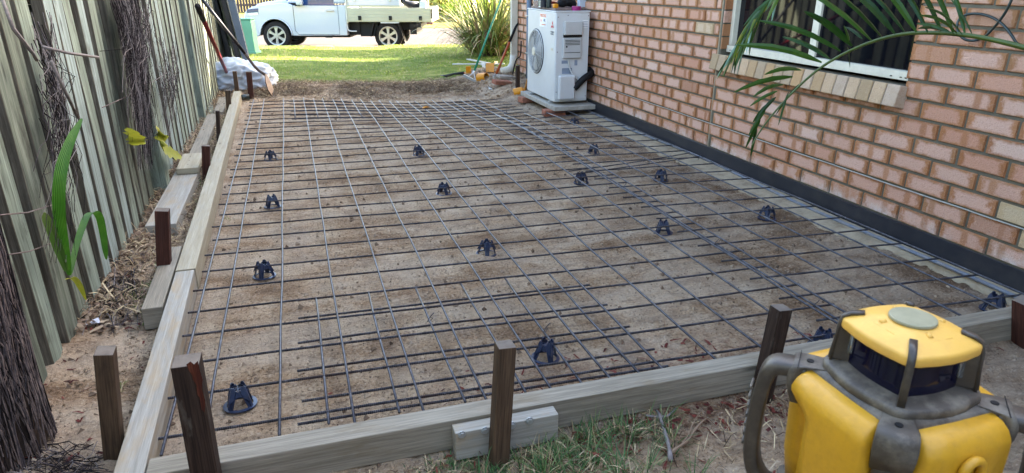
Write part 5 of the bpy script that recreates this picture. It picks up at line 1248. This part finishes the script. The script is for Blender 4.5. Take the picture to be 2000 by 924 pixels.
# far fences
def farfence(p, q, zb, h, label, mat='farfence'):
    t = thing('paling_fence', label, 'fence', (p.x, p.y, zb)); d = (q-p); L = Vector((d.x, d.y)).length; n_ = int(L/.17); ux = Vector((d.x, d.y, 0)).normalized(); m = MB()
    rot = Matrix.Rotation(math.atan2(ux.y, ux.x), 3, 'Z')
    for i in range(n_): c = Vector((p.x, p.y, zb+h/2))+ux*(i*.17); m.box(c+Vector((-ux.y, ux.x, 0))*R.uniform(-.02, .02)+Vector((0, 0, R.uniform(-.02, .02))), (.14, .03, h), rot)
    m.build('palings', mat, t, world=True)
    for z in (.4, h-.3): m = MB(); c = Vector((p.x, p.y, zb+z))+ux*L/2+Vector((-ux.y, ux.x, 0))*.05; m.box(c, (L, .05, .1), rot); m.build('rail', mat, t, world=True)
p = G(380, 22, -.5); q = G(680, 22, -.5); farfence(p, q, -.55, 2.2, 'brown paling fence across the street behind the bonnet of the ute')
p = G(680, 24, -.5); q = G(1080, 18, -.5); farfence(p, q, -.55, 2.0, 'dark paling fence behind the shrubs across the street')
m = MB(); c = G(885, 36, ZV); m.box((c.x, c.y+.4, ZV+.05), (3.2, 1.2, .3)); tag(m.build('garden_edging', 'stone', bevel=.05), 'low stone garden edge below the far shrubs', 'edging')

# shade givers out of frame: flat slabs added to cast the lawn's shadow bands
def tree(loc, h, r_, n_, label, ls=.22, seed=1):
    t = thing('street_tree', label, 'tree', tuple(loc)); m = MB(); m.tube([(0, 0, -.2), (.05, 0, h*.3), (-.1, .1, h*.55), (0, 0, h*.8)], [.2, .15, .1, .03], 8)
    for k in range(7): a = k*.9; m.tube([(0, 0, h*(.35+.05*k)), (math.cos(a)*r_*.4, math.sin(a)*r_*.4, h*(.5+.05*k)), (math.cos(a)*r_*.8, math.sin(a)*r_*.8, h*(.58+.05*k))], [.07, .045, .012], 6)
    m.build('trunk', 'bark', t, smooth=True); m = MB(); rr = random.Random(seed); cl_ = [(rr.uniform(0, 6.28), rr.uniform(.2, .95), rr.uniform(.4, .95)) for _ in range(26)]
    for i in range(n_):
        a, q, z = cl_[i % 26]; c = Vector((math.cos(a)*r_*q, math.sin(a)*r_*q, h*z)); p = c+Vector((rr.gauss(0, .32), rr.gauss(0, .32), rr.gauss(0, .2)))*r_*.45
        d = Vector((rr.gauss(0, 1), rr.gauss(0, 1), rr.gauss(0, 1))).normalized(); b = d.orthogonal().normalized(); s_ = ls*rr.uniform(.5, 1.2); m.add([p-d*s_*.5, p+b*s_*.25, p+d*s_*.5, p-b*s_*.25], [(0, 1, 2, 3)])
    m.build('crown', 'treel', t); return t
CU = Vector((math.cos(-.3062), math.sin(-.3062), 0)); CV = Vector((-CU.y, CU.x, 0)); rot = Matrix.Rotation(-.3062, 3, 'Z')
for (cc, lx, ly, lab) in ((Vector((5.2, 11.3, 3.7)), 10., 5.8, 'wide flat slab on posts added outside the frame to shade the near lawn'), (Vector((7.06, 16.25, 3.7)), 12., 2.5, 'narrow flat slab on posts added outside the frame to shade a band of lawn')):
    cpt = thing('shade_slab', lab, 'shade_slab', (cc.x, cc.y, 0), group='shade slabs added outside the frame'); m = MB(); m.box(cc, (lx, ly, .2), rot); m.build('roof', 'roof', cpt, world=True)
    for s1_, s2_ in ((-.1, -.9), (-.1, .9), (.95, -.9), (.95, .9)):
        m = MB(); pp = cc+CU*lx*.5*s1_+CV*ly*.5*s2_; m.beam((pp.x, pp.y, -.5), (pp.x, pp.y, 3.59), .1, .1, up=Vector((0, 1, 0))); m.build('post', 'render', cpt, world=True)
# unseen fence added behind the camera to cut low sky light
farfence(Vector((-7.5, -3.1, 0)), Vector((-.2, -3.1, 0)), -.05, 2.4, 'paling fence added behind the camera to block low sky light')

# ------------------------------------------------------------------ palm fronds at the top right
def dd(px, py, dep): return D(px, py, dep)
fr1 = thing('palm_frond', 'arching green palm frond hanging across the window from the right', 'palm frond', tuple(dd(1800, 66, 1.8)), group='palm fronds')
rp = [(2900, 700, 1.1), (2500, 340, 1.3), (2240, 180, 1.45), (2040, 104, 1.55), (1960, 82, 1.6), (1890, 68, 1.66), (1815, 63, 1.72), (1760, 66, 1.78), (1705, 80, 1.84), (1650, 103, 1.9), (1600, 133, 1.95), (1560, 168, 1.98), (1520, 210, 2.0), (1488, 250, 2.02), (1468, 285, 2.03)]
P = smoothp([dd(*q) for q in rp], 2); m = MB(); n_ = len(P); m.tube(P, [.0068*(1-i/n_)+.0016 for i in range(n_)], 8); m.build('stem', 'palmr', fr1, smooth=True, world=True)
lf = [ # base px, tip px, width
 ((1885, 68), (1850, -40), 10), ((1862, 66), (1806, -50), 10), ((1840, 64), (1770, -60), 11), ((1812, 63), (1735, -55), 12), ((1790, 63), (1690, -60), 13), ((1768, 64), (1655, -50), 14), ((1748, 66), (1620, -50), 15), ((1722, 72), (1590, -40), 15), ((1702, 79), (1545, -30), 16),
 ((1684, 76), (1650, 52), 7), ((1664, 90), (1570, 22), 15), ((1642, 100), (1480, 40), 12), ((1622, 116), (1528, 72), 14), ((1605, 122), (1437, 88), 14), ((1660, 84), (1648, 50), 9),
 ((1565, 137), (1493, 146), 11), ((1548, 150), (1432, 181), 12), ((1530, 165), (1470, 190), 10), ((1518, 178), (1464, 208), 8), ((1560, 165), (1515, 225), 6), ((1540, 180), (1520, 245), 5), ((1655, 92), (1660, 132), 5),
 ((1505, 200), (1470, 240), 10), ((1495, 215), (1462, 265), 10), ((1485, 235), (1456, 290), 9), ((1478, 250), (1466, 306), 8), ((1515, 190), (1478, 232), 9),
 ((1870, 66), (1795, 30), 7), ((1858, 64), (1790, 46), 9), ((1850, 64), (1792, 56), 9), ((1880, 68), (1806, 14), 7), ((1900, 70), (1850, -10), 5)]
m = MB(); side_ = RT
for (b0, t0, w_) in lf:
    # depth of the stem near this base
    bi = min(range(len(rp)), key=lambda i: abs(rp[i][0]-b0[0])); dp_ = rp[bi][2]; dt = dp_+R.uniform(-.12, .1)
    a, t = dd(*b0, dp_), dd(*t0, dt); mid = a.lerp(t, .5)+UP*.008; L = (t-a).length
    perp = (t-a).cross(FW).normalized(); perp = (perp+FW*R.uniform(-.5, .5)).normalized(); ww = w_*.00125
    PP = [a.lerp(t, s_)+Vector((0, 0, 1))*(.06*L*math.sin(math.pi*s_)) for s_ in (0, .15, .35, .6, .82, .95, 1)]
    m.ribbon(PP, [ww*.25, ww*.8, ww, ww*.95, ww*.7, ww*.35, .0006], perp, R.choice([0, 0, 0, 1]), .16)
o = m.build('leaflets', ['palm', 'palm'], fr1, world=True)
fr2 = thing('palm_frond', 'drooping bundle of palm leaflets at the left of the window', 'palm frond', tuple(dd(1450, 60, 2.1)), group='palm fronds')
m = MB(); P = [dd(*q) for q in ((1560, -60, 2.0), (1515, -10, 2.05), (1478, 30, 2.1), (1452, 70, 2.14), (1430, 110, 2.16), (1412, 150, 2.18))]; m.tube(smoothp(P), .0035, 6); m.build('stem', 'palmr', fr2, smooth=True, world=True)
m = MB()
for k in range(58):
    s_ = R.random(); i = s_*(len(P)-1.01); a = P[int(i)].lerp(P[int(i)+1], i-int(i)); L = R.uniform(55, 110); an = R.gauss(2.0, .17)
    pa = (1000+((a-CAM).dot(RT))/((a-CAM).dot(FW))*CF, 462-((a-CAM).dot(UP))/((a-CAM).dot(FW))*CF)
    tp_ = (pa[0]+math.cos(an)*L*.9, pa[1]+math.sin(an)*L*.9); dpt = (a-CAM).dot(FW)
    if tp_[1] > 158: continue
    t = dd(tp_[0], tp_[1], dpt+R.uniform(-.1, .12)); perp = (t-a).cross(FW).normalized(); perp = (perp+FW*R.uniform(-.8, .8)).normalized(); ww = R.uniform(.006, .014)
    PP = [a.lerp(t, q)+Vector((0, 0, 1))*(.06*(t-a).length*math.sin(math.pi*q)) for q in (0, .2, .5, .8, 1)]
    m.ribbon(PP, [ww*.4, ww, ww, ww*.6, .0005], perp, R.choice([0, 0, 0, 1, 2]), .16)
m.build('leaflets', ['palm', 'palmblue', 'palmy'], fr2, world=True)

# ------------------------------------------------------------------ rotary laser level
LC = D(1783, 622, .6); LY = rad(-45)
las = thing('laser_level', 'yellow and grey rotary laser level standing in the right foreground', 'laser level', (LC.x, LC.y, LC.z), LY-math.pi/2*0)
# local axes: +x right corner, -y front corner (towards the camera)
def rsq(r_, rnd, n_=8, rot=0.):
    """rounded square with corners on the axes, r_ = centre to corner"""
    s_ = r_*1.0; out = []; k = rnd
    for q in range(4):
        a0 = math.pi/2*q; cx, cy = math.cos(a0)*(r_-k), math.sin(a0)*(r_-k)
        for i in range(n_+1):
            a = a0-math.pi/4+math.pi/2*i/n_; out.append((cx+math.cos(a)*k, cy+math.sin(a)*k))
    return out
def bulge(poly, amt):
    out = []; N = len(poly)
    for i in range(N):
        a = Vector(poly[i]); b = Vector(poly[(i+1) % N]); out.append(tuple(a))
        if (b-a).length > .01:
            for t in (.25, .5, .75):
                c = a.lerp(b, t); nn = c.normalized(); out.append(tuple(c+nn*amt*(1-(2*t-1)**2)))
    return out
def loft(m, rings, mi=0, cap0=True, cap1=True):
    o = len(m.v); n_ = len(rings[0][0])
    for poly, z in rings:
        for x, y in poly: m.v.append((x, y, z))
    for j in range(len(rings)-1):
        for i in range(n_):
            m.f.append((o+j*n_+i, o+j*n_+(i+1) % n_, o+(j+1)*n_+(i+1) % n_, o+(j+1)*n_+i)); m.mi.append(mi); m.c.append(None); m.uv.append([(0, 0)]*4)
    if cap0: m.f.append(tuple(o+i for i in reversed(range(n_)))); m.mi.append(mi); m.c.append(None); m.uv.append([(0, 0)]*n_)
    if cap1: m.f.append(tuple(o+(len(rings)-1)*n_+i for i in range(n_))); m.mi.append(mi); m.c.append(None); m.uv.append([(0, 0)]*n_)
cap = lambda s_: bulge(rsq(.060*s_, .016*s_), .004*s_)
m = MB(); loft(m, [(cap(.95), -.0225), (cap(.99), -.0218), (cap(1.), -.0205), (cap(1.), -.0145), (cap(.99), -.0125), (cap(.965), -.0112), (cap(.94), -.0106), (cap(.75), -.006), (cap(.45), -.002), (cap(.2), 0)]); m.build('cap', 'yelcap', las, smooth=True)
m = MB(); m.tube([(0, 0, -.001), (0, 0, .0022)], [.0215, .021], 32); m.build('top_disc', 'disc', las, bevel=.0008)
# recesses on the cap: shallow raised ribs and bumps
m = MB()
for k in range(4):
    a = math.pi/4+math.pi/2*k; d = Vector((math.cos(a), math.sin(a), 0)); t = Vector((-d.y, d.x, 0)); c = d*.034
    m.tube([c-t*.013+Vector((0, 0, -.0052))-d*.006, c-t*.012+Vector((0, 0, -.006))+d*.0, c+t*.012+Vector((0, 0, -.006)), c+t*.013+Vector((0, 0, -.0052))-d*.006], .0012, 6)
    b = Vector((math.cos(a-.3), math.sin(a-.3), 0))*.027; m.tube([b*.95+Vector((0, 0, -.0035)), b*1.15+Vector((0, 0, -.0045))], [.003, .0028], 8)
m.build('cap_ribs', 'yelcap', las, smooth=True)
for k in range(4):
    a = math.pi/2*k; d = Vector((math.cos(a), math.sin(a), 0)); t = Vector((-d.y, d.x, 0)); m = MB(); w_ = .0068
    P = [d*.041+Vector((0, 0, -.0035)), d*.053+Vector((0, 0, -.0065)), d*.0595+Vector((0, 0, -.011)), d*.0615+Vector((0, 0, -.02)), d*.062+Vector((0, 0, -.03)), d*.0635+Vector((0, 0, -.066))]
    m.ribbon(P, [w_]*6, t, 0, 0); o = m.build('strut', 'lgrey2', las, smooth=True)
    so = o.modifiers.new('s', 'SOLIDIFY'); so.thickness = .003; so.offset = 0
    if k in (0, 2):
        m = MB(); m.prism([(.0615, -.014), (.0665, -.06), (.046, -.06), (.049, -.03), (.053, -.0215)], -t*.003, d, (0, 0, 1), t*.006); m.build('strut_web', 'lgrey2', las, bevel=.001)
m = MB(); loft(m, [(bulge(rsq(.0475, .012), .003), -.062), (bulge(rsq(.0465, .012), .003), -.023)], cap0=False, cap1=False); m.build('lantern_glass', 'lens', las, smooth=True)
for k in (0, 2):
    a = math.pi/2*k; d = Vector((math.cos(a), math.sin(a), 0)); m = MB(); m.box(d*.047+Vector((0, 0, -.036)), (.006, .012, .026)); m.build('corner_prism', 'clear', las, bevel=.001)
deck = lambda s_: bulge(rsq(.07*s_, .02*s_), .006*s_)
m = MB(); loft(m, [(deck(1.0), -.075), (deck(1.0), -.0665), (deck(.985), -.0635), (deck(.95), -.0622), (deck(.6), -.059)]); m.build('deck', 'lgrey', las, smooth=True)
def octs(r_, cut):
    P = []
    for q in range(4):
        a = math.pi/2*q; d = Vector((math.cos(a), math.sin(a))); t = Vector((-d.y, d.x)); P += [d*r_-t*cut, d*r_+t*cut]
    return [tuple(p) for p in P]
def star(k_, inn=.066):
    P = []
    for q in range(4):
        a = math.pi/4+math.pi/2*q; n_ = Vector((math.cos(a), math.sin(a))); t = Vector((-n_.y, n_.x))
        P += [n_*y*k_+t*x*k_ for x, y in ((-.059, .084), (-.0535, .0795), (-.0525, inn+.004), (-.048, inn), (0, inn+.001), (.048, inn), (.0525, inn+.004), (.0535, .0795), (.059, .084))]
    return [tuple(p) for p in P]
m = MB(); loft(m, [(star(.93), -.115), (star(.99), -.095), (star(1.), -.085), (star(.99), -.0785), (star(.965), -.0737), (star(.93), -.0716), (star(.8), -.0706), (star(.6), -.0702)]); m.build('shoulder', 'lgrey', las, smooth=True)
for k in range(4):
    a = math.pi/2*k+.0; d = Vector((math.cos(a), math.sin(a), 0)); m = MB(); m.tube([d*.0815+Vector((0, 0, -.0712)), d*.0815+Vector((0, 0, -.0697))], .0036, 14)
    m.build('screw_hole', 'black', las)
m = MB(); loft(m, [(octs(.076, .028), -.25), (octs(.076, .028), -.1)]); m.build('core', 'yel', las, smooth=True)
m = MB(); loft(m, [(octs(.095, .034), -.262), (octs(.097, .034), -.25), (octs(.094, .034), -.236)]); m.build('base', 'lgrey2', las, smooth=True)
# four yellow panels
for k in range(4):
    a = math.pi/4+math.pi/2*k; d = Vector((math.cos(a), math.sin(a), 0)); t = Vector((-d.y, d.x, 0))
    hw = .0515; rings = []
    for (z, off, hh) in ((-.240, .078, .96), (-.20, .086, 1.), (-.13, .0905, 1.), (-.112, .0906, 1.), (-.105, .0906, 1.), (-.098, .0905, 1.), (-.092, .09, 1.), (-.088, .089, .995), (-.081, .0855, .98), (-.0765, .081, .955), (-.0745, .076, .93)):
        P = []
        for x, y in ((-1, .055), (-1, -.012), (-.975, -.006), (-.92, -.002), (-.5, 0), (0, .001), (.5, 0), (.92, -.002), (.975, -.006), (1, -.012), (1, .055)):
            yy = .055 if y == .055 else off+y
            xl = x if (k != 2 or x > -.4) else x*(1-.62*ss(-.088, -.112, z))
            q = t*(xl*hw*hh)+d*yy; P.append((q.x, q.y))
        rings.append((P, z))
    m = MB(); loft(m, rings); m.build('panel', 'yel', las, smooth=True)
for k in (0, 2):
    a = math.pi/2*k; d = Vector((math.cos(a), math.sin(a), 0)); t = Vector((-d.y, d.x, 0)); m = MB(); m.beam(d*.092-t*.02+Vector((0, 0, -.0709)), d*.092+t*.02+Vector((0, 0, -.0712)), .0006, .001); m.build('seam', 'black', las)
# corner columns front and back
for k in (1, 3):
    a = math.pi/2*k; d = Vector((math.cos(a), math.sin(a), 0)); t = Vector((-d.y, d.x, 0)); rings = []
    for (z, r_) in ((-.25, .088), (-.15, .0925), (-.1, .094), (-.088, .0935), (-.082, .09)):
        P = []
        for x, y in ((-.9, -.8), (-1, -.1), (-.8, .02), (0, .06), (.8, .02), (1, -.1), (.9, -.8)): q = t*(x*.0145)+d*(r_+y*.02); P.append((q.x, q.y))
        rings.append((P, z))
    m = MB(); loft(m, rings); m.build('corner_column', 'lgrey2', las, smooth=True, bevel=.0015)
# handles left and right
for s_ in (-1, 1):
    hd = MB(); P = smoothp([Vector((s_*.084, 0, -.082)), Vector((s_*.104, 0, -.081)), Vector((s_*.117, 0, -.084)), Vector((s_*.123, 0, -.1)), Vector((s_*.127, 0, -.15)), Vector((s_*.126, 0, -.205)), Vector((s_*.114, 0, -.235)), Vector((s_*.09, 0, -.243))], 2)
    hr = []
    for i, p in enumerate(P):
        tg_ = (P[min(i+1, len(P)-1)]-P[max(i-1, 0)]).normalized(); nn = Vector((tg_.z, 0, -tg_.x)); hr.append([p+nn*a_*.008+Vector((0, b_*.014, 0)) for a_, b_ in ((-1, -.75), (-1, .75), (-.7, 1), (.7, 1), (1, .75), (1, -.75), (.7, -1), (-.7, -1))])
    V = [q for r_ in hr for q in r_]; hd.add(V, [(8*i+k_, 8*i+(k_+1) % 8, 8*(i+1)+(k_+1) % 8, 8*(i+1)+k_) for i in range(len(hr)-1) for k_ in range(8)]+[tuple(range(8)), tuple(reversed(range(8*(len(hr)-1), 8*len(hr))))])
    ho = hd.build('handle', 'lgrey2', las, smooth=True)
    for k in range(7): m = MB(); z = -.115-.012*k; m.box((s_*.1353, 0, z), (.003, .02, .005)); m.build('grip_rib', 'lgrey', ho, bevel=.001)
# latch ring on the right front panel
a = -math.pi/4; d = Vector((math.cos(a), math.sin(a), 0)); t = Vector((-d.y, d.x, 0)); c = d*.0915+Vector((0, 0, -.106))+t*-.004+t*-.0
m = MB(); P = [c+t*(.011*math.cos(q))+Vector((0, 0, .012*math.sin(q)))+d*.004 for q in [math.pi*i/10 for i in range(11)]]; P = [P[0]+Vector((0, 0, -.04))]+P+[P[-1]+Vector((0, 0, -.04))]; m.tube(P, .0045, 8); m.build('battery_latch', 'yel', las, smooth=True)
# tripod below
tr = thing('tripod', 'aluminium tripod carrying the laser level below the frame', 'tripod', (LC.x, LC.y, 0))
m = MB(); m.tube([(0, 0, LC.z-.265), (0, 0, LC.z-.242)], [.07, .075], 24); m.build('head', 'alu', tr)
for k in range(3):
    a = rad(-60+120*k-20); m = MB(); m.tube([(math.cos(a)*.05, math.sin(a)*.05, LC.z-.26), (math.cos(a)*.34, math.sin(a)*.34, -.03)], .014, 8); m.build('leg', 'alu', tr, smooth=True)

las.scale = (.92, .92, .92)
# ------------------------------------------------------------------ small litter
def twig(name, pts, r_, label, mat='vine2', z=.008, br=()):
    t = thing(name, label, 'stick', tuple(G(*pts[0], 0))); m = MB(); P = smoothp([G(x, y, z) for x, y in pts], 1); 
    m.tube([p+Vector((0, 0, .004*math.sin(i))) for i, p in enumerate(P)], [r_*(1-.4*i/len(P))*(1+.2*math.sin(i*2.1)) for i in range(len(P))], 7); m.build('stem', mat, t, smooth=True, world=True)
    for b in br: m = MB(); P = [G(x, y, z) for x, y in b]; m.tube(P, [r_*.6*(1-.4*i/len(P)) for i in range(len(P))], 6); m.build('twig', mat, t, smooth=True, world=True)
twig('fallen_stick', [(1310, 900), (1306, 870), (1297, 838), (1290, 815), (1282, 803)], .007, 'forked grey stick lying in front of the form board right of the grass', 'vine2', .01, [[(1290, 815), (1305, 812), (1320, 798)], [(1290, 815), (1262, 812)]])
twig('fallen_stick', [(1312, 885), (1330, 872), (1345, 858), (1358, 838), (1378, 820)], .005, 'knotty brown stick lying across the dirt right of the forked stick', 'litter', .01, [[(1312, 880), (1332, 868), (1345, 850), (1352, 830), (1372, 797)]])
twig('fallen_stick', [(150, 540), (165, 505), (185, 487), (216, 476)], .004, 'thin curved grey twig rising by the green shoot', 'vine2', .06)
m = MB(); strands(m, lambda: G(R.uniform(120, 260), R.uniform(420, 640), R.uniform(.01, .05)), lambda: G(R.uniform(130, 290), R.uniform(430, 660), R.uniform(.005, .03)), 130, .0022, .03, 0, 4)
tag(m.build('dead_twigs', vm, smooth=True), kind='stuff')
m = MB(); strands(m, lambda: G(R.uniform(0, 200), R.uniform(860, 940), R.uniform(.005, .02)), lambda: G(R.uniform(0, 230), R.uniform(860, 950), R.uniform(.005, .02)), 90, .0015, .02, 0, 4)
tag(m.build('fallen_twigs', vm, smooth=True), kind='stuff')
c = G(180, 637, .02); m = MB(); V = [c+Vector((math.cos(a)*r_, math.sin(a)*r_, z)) for a, r_, z in ((0, .03, .01), (1, .035, .02), (2, .025, .012), (3, .035, -.0), (4.2, .03, .012), (5.3, .028, .02))]; m.add(V+[c+Vector((0, 0, .004))], [(i, (i+1) % 6, 6) for i in range(6)])
tag(m.build('plastic_scrap', 'paper'), 'crumpled white scrap on the dirt below the green shoot', 'litter')
c = G(830, 198, .07); c.z = mz(c.x, c.y)+.012; m = MB(); V = [c+Vector((math.cos(a)*r_, math.sin(a)*r_*.8, z)) for a, r_, z in ((0, .05, .01), (1, .03, .02), (2, .045, .012), (3, .035, .0), (4.2, .045, .012), (5.3, .03, .02))]; m.add(V+[c], [(i, (i+1) % 6, 6) for i in range(6)])
tag(m.build('fallen_leaf', 'yplas'), 'orange leaf lying on the far bars of the mesh', 'leaf')
